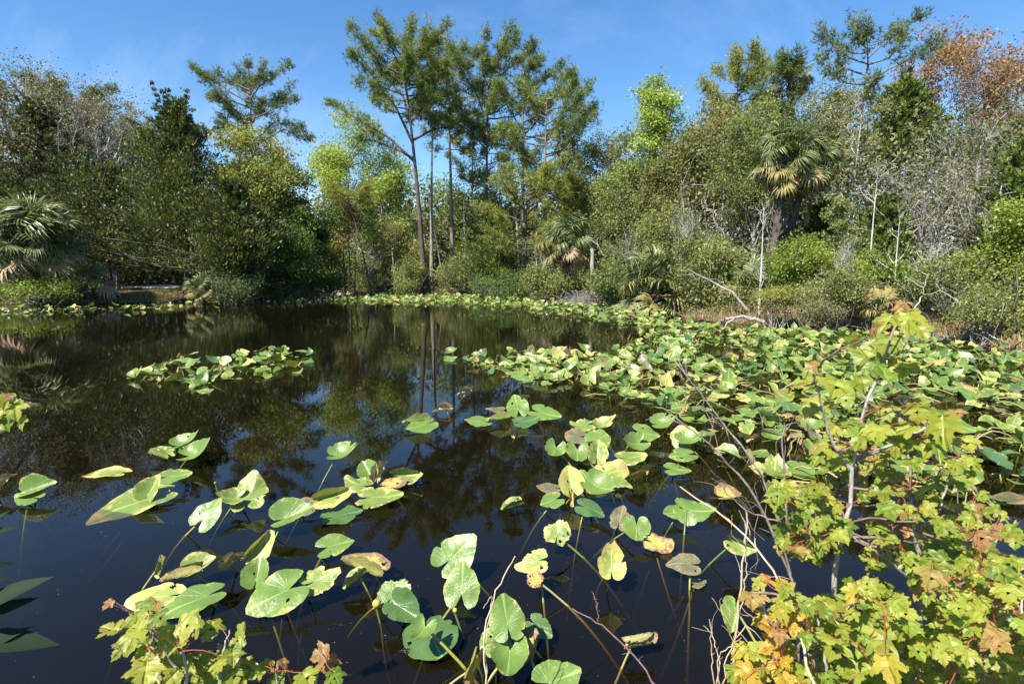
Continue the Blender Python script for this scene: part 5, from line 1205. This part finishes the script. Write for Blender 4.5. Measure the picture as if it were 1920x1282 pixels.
def maple_leaf(seed):
    """three to five lobed toothed leaf; stalk end at origin, tip along +X, unit length"""
    rng = np.random.default_rng(seed); h = np.array(HALF); wide = rng.uniform(.85, 1.08)
    mid_n = 7; mb = MB(); V, Fc, vein = [], [], []
    fold, droop, cv = rng.uniform(.10, .45), rng.uniform(.05, .45), rng.normal() * .12
    lobes = [(0, 1.0), (.62, .46), (.42, .06)]
    def zed(x, y): return fold * abs(y) * .8 - droop * x * x * .45 + cv * x * y + .03 * math.sin(9 * x + seed) - .30 * y * y
    mids = np.linspace(0, 1.04, mid_n)
    for s in (1, -1):
        hh = h.copy(); hh[1:-1] += rng.normal(size=(len(h) - 2, 2)) * .014
        base = len(V)
        for x in mids: V.append((x, 0, zed(x, 0))); vein.append(0)
        inner = []
        for y, x in hh[1:-1]: 
            yy = y * wide; xi, yi = x * .72 + .08 * (1 - x), yy * .5
            V.append((xi, s * yi, zed(xi, yi))); a, b = abs(math.atan2(yi, xi)), 0
            vein.append(min(abs(a), abs(a - .82) , abs(a - 1.35)) * 1.6)
        o0 = base + mid_n; k = len(hh) - 2
        for y, x in hh[1:-1]:
            yy = y * wide; V.append((x, s * yy, zed(x, yy))); a = abs(math.atan2(yy, x)); vein.append(min(a, abs(a - .82), abs(a - 1.35)) * 1.6)
        o1 = o0 + k
        mi = [base + int(np.argmin(abs(mids - V[o0 + j][0]))) for j in range(k)]
        for j in range(k - 1):
            f = [(o0 + j, o1 + j, o1 + j + 1), (o0 + j, o1 + j + 1, o0 + j + 1), (mi[j], o0 + j, o0 + j + 1)]
            if mi[j] != mi[j + 1]:
                st_ = 1 if mi[j + 1] > mi[j] else -1
                for q in range(mi[j], mi[j + 1], st_): f.append((q, o0 + j + 1, q + st_))
            Fc += [t if s > 0 else t[::-1] for t in f]
        f = [(base, o1, o0), (base, o0, mi[0]), (o0 + k - 1, o1 + k - 1, base + mid_n - 1), (mi[-1], o0 + k - 1, base + mid_n - 1)]
        Fc += [t if s > 0 else t[::-1] for t in f if len(set(t)) == 3]
    return np.array(V), np.array(Fc), np.array(vein)
_ml = {}
def maple_mesh(col, var):
    if (col, var) not in _ml:
        v, f, ve = maple_leaf(900 + var); mb = MB(); mb.add(v, f)
        me = mb.mesh('leaf', MM[col], True); a = me.attributes.new('vein', 'FLOAT', 'POINT'); a.data.foreach_set('value', ve.astype(np.float32)); _ml[(col, var)] = me
    return _ml[(col, var)]
SUNV = np.array(sun_dir)
def sapling(label, base, stems, leaves, seed, stem_mat='stem_grey', group='maple saplings on the near bank', twig_r=.0028, name='maple_sapling'):
    """stems: (polyline of (px,py,depth), r0, r1); leaves: (px, py, depth, size px, colour)"""
    rng = np.random.default_rng(seed); b = np.array([base[0], base[1], hz(base[0], base[1]) - .03])
    root = empty(name, b, label, 'sapling', group)
    tb, pb = MB(), MB(); samp = []
    for pts, r0, r1 in stems:
        q = np.array([P(*p) if len(p) == 3 else np.array(p[:3]) for p in pts]); t = np.linspace(0, 1, len(q)); tt = np.linspace(0, 1, 24)
        line = np.stack([np.interp(tt, t, q[:, i]) for i in range(3)], 1)
        for _ in range(2): line[1:-1] = (line[:-2] + line[1:-1] * 2 + line[2:]) / 4
        line[1:-1] += rng.normal(size=(22, 3)) * .0022
        tubes(tb, line - b, np.linspace(r0, r1, 24) * (1 + .12 * np.sin(np.arange(24) * 2.1)), 8); samp.append(line[4:])
    samp = np.concatenate(samp)
    L = [(P(x, y, d), s * .94 * d / F, c) for x, y, d, s, c in leaves]
    pos = np.array([l[0] for l in L])
    # group leaves into shoots of about six, each shoot a twig from the nearest stem
    left = list(range(len(L)))
    while left:
        i0 = left[0]; dd = np.linalg.norm(pos[left] - pos[i0], axis=1); near = [left[k] for k in np.argsort(dd)[:6] if dd[k] < .16]
        for k in near: left.remove(k)
        c = pos[near].mean(0) + rng.normal(size=3) * .01
        i = np.argmin(np.linalg.norm((samp - c) * [1, 1, .7], axis=1) + np.where(samp[:, 2] > c[2] + .03, .3, 0)); st = samp[i]
        tubes(tb, curve(st - b, c - b, rng, 7, .06, .08), np.linspace(twig_r * 1.3, twig_r * .7, 7), 5, mat=1)
        for k in near:
            lp, s, col = L[k]
            out = lp - c; out = out / (np.linalg.norm(out) + 1e-6)
            tip = unit(out * .55 + np.array([0, -.10, -.95]) + rng.normal(size=3) * .30)
            nr = unit(np.array([0, 0, .45]) + SUNV * .5 + np.array([-lp[0], -lp[1], CAM_H - lp[2]]) / np.linalg.norm(lp) * .7 + rng.normal(size=3) * .42)
            tip = unit(tip - nr * (tip @ nr)); sd = np.cross(nr, tip)
            o0 = lp - tip * s * .45
            lf = ob('leaf', maple_mesh(col, int(rng.integers(0, 7))), root)
            lf.matrix_local = Matrix.Translation(o0 - b) @ Matrix((tip, sd, nr)).transposed().to_4x4() @ Matrix.Scale(s * 1.0, 4)
            tubes(pb, curve(c - b, o0 - b, rng, 5, .08, -.15), np.full((1, 5), .0011), 4, .3)
    ob('stem', tb.mesh('stem', [M[stem_mat], M['twig_red']], True), root)
    if pb.n: tag(ob('leaf_stalks', pb.mesh('leaf_stalks', M['petiole'], True), root), kind='stuff')
    return root
def fill(rng, poly, n, d0, d1, s0, s1, cols, probs):
    xs_, ys_ = [p[0] for p in poly], [p[1] for p in poly]; r = []
    while len(r) < n:
        x, y = rng.uniform(min(xs_), max(xs_)), rng.uniform(min(ys_), max(ys_))
        if in_poly(x, y, poly): r.append((x, y, rng.uniform(d0, d1), rng.uniform(s0, s1), rng.choice(cols, p=probs)))
    return r
rng = np.random.default_rng(4242)
# tall sapling whose tip stands against the far bank
top = [(1690, 583, 30, 'rust'), (1688, 572, 22, 'rust'), (1638, 622, 40, 'rust'), (1662, 606, 52, 'lime'), (1702, 604, 60, 'lime'), (1728, 622, 44, 'lime'), (1664, 648, 58, 'lime'), (1626, 672, 66, 'lime'), (1598, 640, 38, 'lime'), (1694, 692, 50, 'lime'), (1658, 700, 46, 'green'), (1640, 690, 40, 'green'),
       (1524, 690, 30, 'rust'), (1510, 718, 56, 'lime'), (1566, 726, 58, 'lime'), (1620, 722, 54, 'lime'), (1480, 742, 30, 'lime'), (1530, 766, 66, 'lime'), (1588, 750, 40, 'green'), (1596, 790, 52, 'lime'), (1612, 822, 60, 'lime'), (1646, 812, 56, 'lime'), (1662, 772, 42, 'lime'), (1692, 802, 62, 'lime'), (1722, 774, 50, 'lime'), (1768, 806, 78, 'lime'), (1812, 832, 44, 'lime'),
       (1640, 856, 56, 'lime'), (1560, 842, 48, 'lime'), (1702, 832, 48, 'lime'), (1742, 842, 52, 'lime'), (1790, 872, 48, 'lime'), (1530, 862, 40, 'green'), (1722, 760, 34, 'rust'), (1794, 775, 30, 'rust'), (1672, 850, 44, 'green'), (1716, 870, 44, 'green'), (1760, 850, 40, 'green'), (1600, 860, 40, 'green'), (1800, 905, 44, 'green')]
lv = [(x, y, 1.45 + rng.normal() * .07, s * .9, c) for x, y, s, c in top]
lv += fill(rng, [(1560, 740), (1700, 720), (1800, 790), (1850, 880), (1800, 950), (1600, 930), (1520, 860)], 60, 1.4, 1.75, 18, 40, ['lime', 'green', 'rust'], [.55, .4, .05])
sapling('tall lime leaved maple sapling, its tip standing against the far bank', (.95, 1.45),
        [([(1575, 1420, 1.45), (1566, 1180, 1.45), (1560, 1090, 1.45), (1588, 980, 1.45), (1596, 880, 1.45), (1612, 790, 1.45), (1650, 690, 1.45), (1688, 590, 1.45)], .0085, .0022),
         ([(1596, 880, 1.45), (1560, 830, 1.44), (1540, 760, 1.42), (1526, 700, 1.4)], .005, .002), ([(1600, 860, 1.45), (1680, 830, 1.46), (1740, 800, 1.48), (1795, 780, 1.5)], .005, .002)], lv, 1)
# second sapling: grey forked stem, leaves low and wide
lv = fill(rng, [(1450, 915), (1560, 905), (1600, 980), (1560, 1060), (1460, 1040)], 66, 1.25, 1.6, 20, 42, ['lime', 'green', 'rust'], [.62, .33, .05])
lv += fill(rng, [(1600, 900), (1720, 920), (1860, 930), (1910, 1000), (1880, 1100), (1740, 1120), (1620, 1060)], 125, 1.25, 1.85, 18, 42, ['lime', 'green', 'rust'], [.5, .43, .07])
sapling('maple sapling with pale grey forked stem behind the leafy tangle', (1.13, 1.58),
        [([(1738, 1420, 1.58), (1722, 1200, 1.58), (1727, 1100, 1.58), (1724, 1040, 1.58), (1712, 990, 1.58), (1708, 900, 1.58), (1702, 845, 1.58)], .0095, .0025),
         ([(1724, 1100, 1.58), (1640, 1030, 1.52), (1570, 985, 1.48), (1500, 925, 1.44)], .006, .0022), ([(1726, 1110, 1.58), (1790, 1080, 1.56), (1850, 1030, 1.56), (1905, 975, 1.58)], .006, .0022), ([(1712, 1000, 1.58), (1760, 960, 1.6), (1785, 880, 1.62)], .004, .002)], lv, 2)
# low tangle of seedlings
lv = fill(rng, [(1520, 1105), (1640, 1090), (1730, 1150), (1740, 1300), (1500, 1300), (1490, 1180)], 165, 1.05, 1.65, 22, 48, ['lime', 'green', 'gold'], [.56, .38, .06])
lv += [(1628, 1195, 1.12, 84, 'lime'), (1560, 1150, 1.2, 66, 'lime'), (1668, 1255, 1.02, 64, 'gold'), (1690, 1180, 1.15, 58, 'lime'), (1560, 1215, 1.15, 56, 'lime')]
sapling('leafy lime maple seedling at the foot of the tall sapling', (.72, 1.25), [([(1610, 1480, 1.25), (1600, 1250, 1.25), (1590, 1120, 1.3)], .006, .003), ([(1570, 1440, 1.3), (1550, 1250, 1.28), (1530, 1150, 1.3)], .005, .002), ([(1680, 1440, 1.2), (1680, 1250, 1.22), (1690, 1150, 1.3)], .005, .002)], lv, 3)
lv = fill(rng, [(1740, 1060), (1920, 1040), (1945, 1300), (1740, 1300), (1725, 1180)], 215, 1.0, 1.7, 22, 50, ['lime', 'green', 'rust'], [.48, .44, .08])
lv += [(1855, 1195, 1.05, 60, 'rust'), (1905, 1165, 1.1, 44, 'rust'), (1838, 1010, 1.3, 44, 'rust'), (1900, 1090, 1.2, 62, 'lime'), (1790, 1215, 1.05, 60, 'green')]
sapling('dense maple seedling with a few rusty leaves filling the corner', (1.06, 1.28), [([(1850, 1480, 1.25), (1845, 1260, 1.28), (1840, 1080, 1.35)], .006, .003), ([(1790, 1480, 1.25), (1790, 1260, 1.25), (1780, 1130, 1.3)], .005, .002), ([(1915, 1480, 1.3), (1910, 1260, 1.3), (1915, 1080, 1.4)], .005, .002)], lv, 4)
# golden seedling
lv = fill(rng, [(1405, 1080), (1470, 1085), (1530, 1150), (1505, 1300), (1365, 1300), (1375, 1225), (1420, 1205)], 56, 1.1, 1.4, 24, 46, ['gold', 'lime', 'rust'], [.55, .40, .05])
lv += [(1408, 1125, 1.2, 42, 'rust'), (1445, 1175, 1.2, 52, 'gold'), (1445, 1212, 1.2, 50, 'gold'), (1462, 1245, 1.18, 54, 'gold'), (1395, 1262, 1.15, 50, 'gold')]
sapling('golden orange leaved maple seedling beside the dry stems', (.53, 1.22), [([(1470, 1480, 1.22), (1460, 1260, 1.22), (1425, 1110, 1.22)], .005, .002), ([(1410, 1420, 1.2), (1400, 1290, 1.2)], .004, .002)], lv, 5)
# seedling on the other side
lv = fill(rng, [(230, 1150), (290, 1120), (330, 1170), (400, 1165), (450, 1170), (470, 1225), (445, 1300), (240, 1300), (250, 1200)], 50, 1.15, 1.5, 34, 54, ['lime', 'green', 'rust'], [.6, .34, .06])
lv += [(207, 1178, 1.25, 46, 'lime'), (202, 1132, 1.25, 24, 'rust'), (272, 1262, 1.15, 60, 'lime'), (248, 1200, 1.2, 56, 'lime'), (330, 1205, 1.2, 56, 'lime'), (225, 1220, 1.2, 40, 'lime')]
sapling('lime leaved maple seedling standing by itself under the long smooth pad', (-.72, 1.3), [([(360, 1420, 1.3), (350, 1250, 1.3), (330, 1170, 1.3)], .005, .002), ([(330, 1250, 1.3), (270, 1160, 1.28), (205, 1128, 1.26)], .003, .0015), ([(420, 1420, 1.3), (410, 1250, 1.32), (430, 1180, 1.35)], .004, .002)], lv, 6)
lv = [(500, 1250, 1.3, 30, 'lime'), (520, 1275, 1.3, 34, 'green'), (530, 1245, 1.3, 26, 'rust'), (600, 1228, 1.25, 42, 'rust'), (615, 1245, 1.25, 40, 'rust'), (575, 1272, 1.22, 46, 'lime'), (630, 1270, 1.2, 40, 'green'), (480, 1262, 1.28, 32, 'lime')]
sapling('tiny maple seedling with orange tip at the bottom edge', (-.42, 1.25), [([(585, 1380, 1.25), (600, 1225, 1.25)], .003, .0015), ([(520, 1380, 1.28), (520, 1240, 1.3)], .003, .0015)], lv, 7)
lv = [(12, 752, 1.5, 34, 'lime'), (28, 770, 1.5, 42, 'lime'), (10, 790, 1.5, 46, 'green'), (40, 792, 1.5, 30, 'lime'), (18, 745, 1.5, 18, 'rust'), (-8, 815, 1.5, 40, 'green'), (-12, 770, 1.5, 40, 'lime')]
sapling('sprig of maple leaves entering at the frame edge over dark water', (-1.5, 1.5), [([(-90, 1400, 1.5), (-60, 1000, 1.5), (-20, 830, 1.5), (14, 748, 1.5)], .006, .002)], lv, 8)
# lance leaved plant at the edge, shade put into its leaf colour
def lance(px0, py0, px1, py1, d, wd, root, b):
    p0, p1 = P(px0, py0, d), P(px1, py1, d + .05); t = np.linspace(0, 1, 9); L = np.linalg.norm(p1 - p0); ax = (p1 - p0) / L
    sd = unit(np.cross(ax, np.array([.1, -.5, .85]))); nn = np.cross(sd, ax)
    wv = wd * L * np.sin(np.pi * t ** .75) ** .9; mid = p0 + ax * (t * L)[:, None] - nn * (.15 * L * (t - .5) ** 2)[:, None]
    v = np.stack([mid + sd * wv[:, None] + nn * wv[:, None] * .35, mid, mid - sd * wv[:, None] + nn * wv[:, None] * .35], 1); idx = np.arange(27).reshape(9, 3)
    f = np.concatenate([np.stack([idx[:-1, s], idx[:-1, s + 1], idx[1:, s + 1], idx[1:, s]], -1) for s in (0, 1)])
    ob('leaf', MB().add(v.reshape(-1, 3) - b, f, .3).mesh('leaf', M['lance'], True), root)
M['lance'] = foliage('lance_leaf_painted_shade', [(.010, .022, .010), (.014, .03, .012), (.02, .04, .015)], .08, .7, .15)  # leaf green darkened, the colour stands in for shade on the plant
b = np.array([-1.45, 1.2, hz(-1.45, 1.2)]); root = empty('lance_leaved_plant', b, 'plant with long pointed leaves coloured dark as if shaded, jutting in at the frame edge', 'plant')
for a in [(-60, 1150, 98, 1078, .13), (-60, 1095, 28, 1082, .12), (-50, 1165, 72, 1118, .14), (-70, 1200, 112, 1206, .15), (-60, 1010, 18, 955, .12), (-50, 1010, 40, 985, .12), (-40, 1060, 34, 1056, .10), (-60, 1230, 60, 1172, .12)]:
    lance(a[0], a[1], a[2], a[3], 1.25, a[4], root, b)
mb = MB(); tubes(mb, np.array([[0, 0, -.02], [.0, .02, .3], [-.02, .04, .7], [-.03, .05, 1.0]]), np.array([.012, .01, .008, .005]), 6); ob('stem', mb.mesh('stem', M['twig'], True), root)
# bare twigs and dry stems
def stem_thing(name, label, cat, lines, mat, seed, kids=0, klen=.12, group=None):
    rng = np.random.default_rng(seed); first = P(*lines[0][0][0]); b = first.copy(); mb = MB()
    for pts, r0, r1 in lines:
        q = np.array([P(*p) for p in pts]); t = np.linspace(0, 1, len(q)); tt = np.linspace(0, 1, 16); line = np.stack([np.interp(tt, t, q[:, i]) for i in range(3)], 1)
        for _ in range(2): line[1:-1] = (line[:-2] + 2 * line[1:-1] + line[2:]) / 4
        line[1:-1] += rng.normal(size=(14, 3)) * .002
        tubes(mb, line - b, np.linspace(r0, r1, 16), 6)
        if kids:
            i = rng.integers(4, 15, kids); p0 = line[i] - b; d = unit(unit(line[i] - line[i - 1]) + rng.normal(size=(kids, 3)) * .7)
            tubes(mb, curve(p0, p0 + d * (klen * rng.uniform(.4, 1.3, kids))[:, None], rng, 5, .1), np.full((kids, 1), r1 * .8) * np.linspace(1, .5, 5), 4)
    return tag(ob(name, mb.mesh(name, M[mat], True), None, b), label, cat, group)
stem_thing('bare_twig', 'bare grey purple shrub twigs arching over the mat beside the tall sapling', 'twig',
  [([(1500, 1300, 1.6), (1490, 1100, 1.6), (1440, 900, 1.6), (1360, 800, 1.62), (1262, 672, 1.65)], .005, .0015), ([(1490, 1100, 1.6), (1420, 930, 1.6), (1330, 830, 1.6), (1250, 770, 1.62)], .0045, .0015), ([(1480, 1050, 1.6), (1470, 880, 1.62), (1465, 800, 1.64), (1512, 785, 1.66)], .004, .0012), ([(1470, 980, 1.6), (1400, 960, 1.6), (1345, 905, 1.6)], .003, .001), ([(1440, 900, 1.6), (1490, 940, 1.58), (1560, 1000, 1.56)], .003, .001)], 'twig', 21, 9, .14)
stem_thing('bare_twig', 'thin grey twig crossing in front of the corner of the mat', 'twig', [([(1920, 1010, 1.9), (1850, 935, 1.9), (1780, 880, 1.9), (1765, 850, 1.9)], .004, .0015), ([(1810, 1320, 1.7), (1790, 1000, 1.7), (1800, 880, 1.7)], .003, .0012)], 'twig', 22, 4, .1)
stem_thing('bare_twig', 'bare budded twig bending down to the bottom edge', 'twig', [([(1250, 1310, 1.7), (1185, 1222, 1.75), (1130, 1172, 1.8), (1073, 1140, 1.85)], .0035, .0015), ([(1122, 1165, 1.8), (1118, 1130, 1.8), (1110, 1108, 1.8)], .002, .001)], 'twig_red', 23, 3, .05)
stem_thing('dry_weed', 'tall straw coloured stem standing beside the golden seedling', 'weed', [([(1368, 1310, 1.5), (1380, 1180, 1.5), (1394, 1050, 1.5), (1400, 960, 1.5)], .0035, .002), ([(1380, 1180, 1.5), (1400, 1080, 1.5), (1398, 1010, 1.5)], .002, .001)], 'straw', 24, 3, .1, 'dry stems on the near bank')
stem_thing('dry_weed', 'long straw coloured stem arching down through the golden seedling', 'weed', [([(1535, 1310, 1.05), (1500, 1200, 1.15), (1460, 1080, 1.3), (1400, 1000, 1.45), (1275, 912, 1.6)], .003, .0018)], 'straw', 25, 2, .05, 'dry stems on the near bank')
stem_thing('dry_weed', 'bent dry grass stalk among the upright oval pad', 'weed', [([(915, 1310, 1.75), (903, 1200, 1.8), (930, 1105, 1.9), (966, 1042, 1.95)], .003, .0018), ([(915, 1310, 1.75), (908, 1220, 1.8), (925, 1110, 1.85), (906, 1140, 1.85)], .0022, .001)], 'straw', 26, 0, .1, 'dry stems on the near bank')
stem_thing('dry_grass_tuft', 'tuft of curling dry grass by the golden seedling', 'grass tuft', [([(1345, 1320, 1.4), (1335, 1230, 1.4), (1330, 1160, 1.4)], .002, .0008), ([(1350, 1320, 1.4), (1345, 1230, 1.4), (1390, 1195, 1.4)], .002, .0008), ([(1340, 1320, 1.4), (1350, 1240, 1.42), (1338, 1190, 1.45), (1318, 1172, 1.45)], .002, .0008), ([(1355, 1320, 1.35), (1362, 1230, 1.36), (1400, 1165, 1.36), (1440, 1210, 1.36)], .0018, .0008), ([(1480, 1320, 1.4), (1430, 1230, 1.4), (1370, 1170, 1.4), (1335, 1120, 1.4)], .0018, .0008), ([(1500, 1290, 1.4), (1450, 1190, 1.4), (1380, 1130, 1.4)], .0016, .0008)], 'straw', 27, 2, .06, 'dry stems on the near bank')
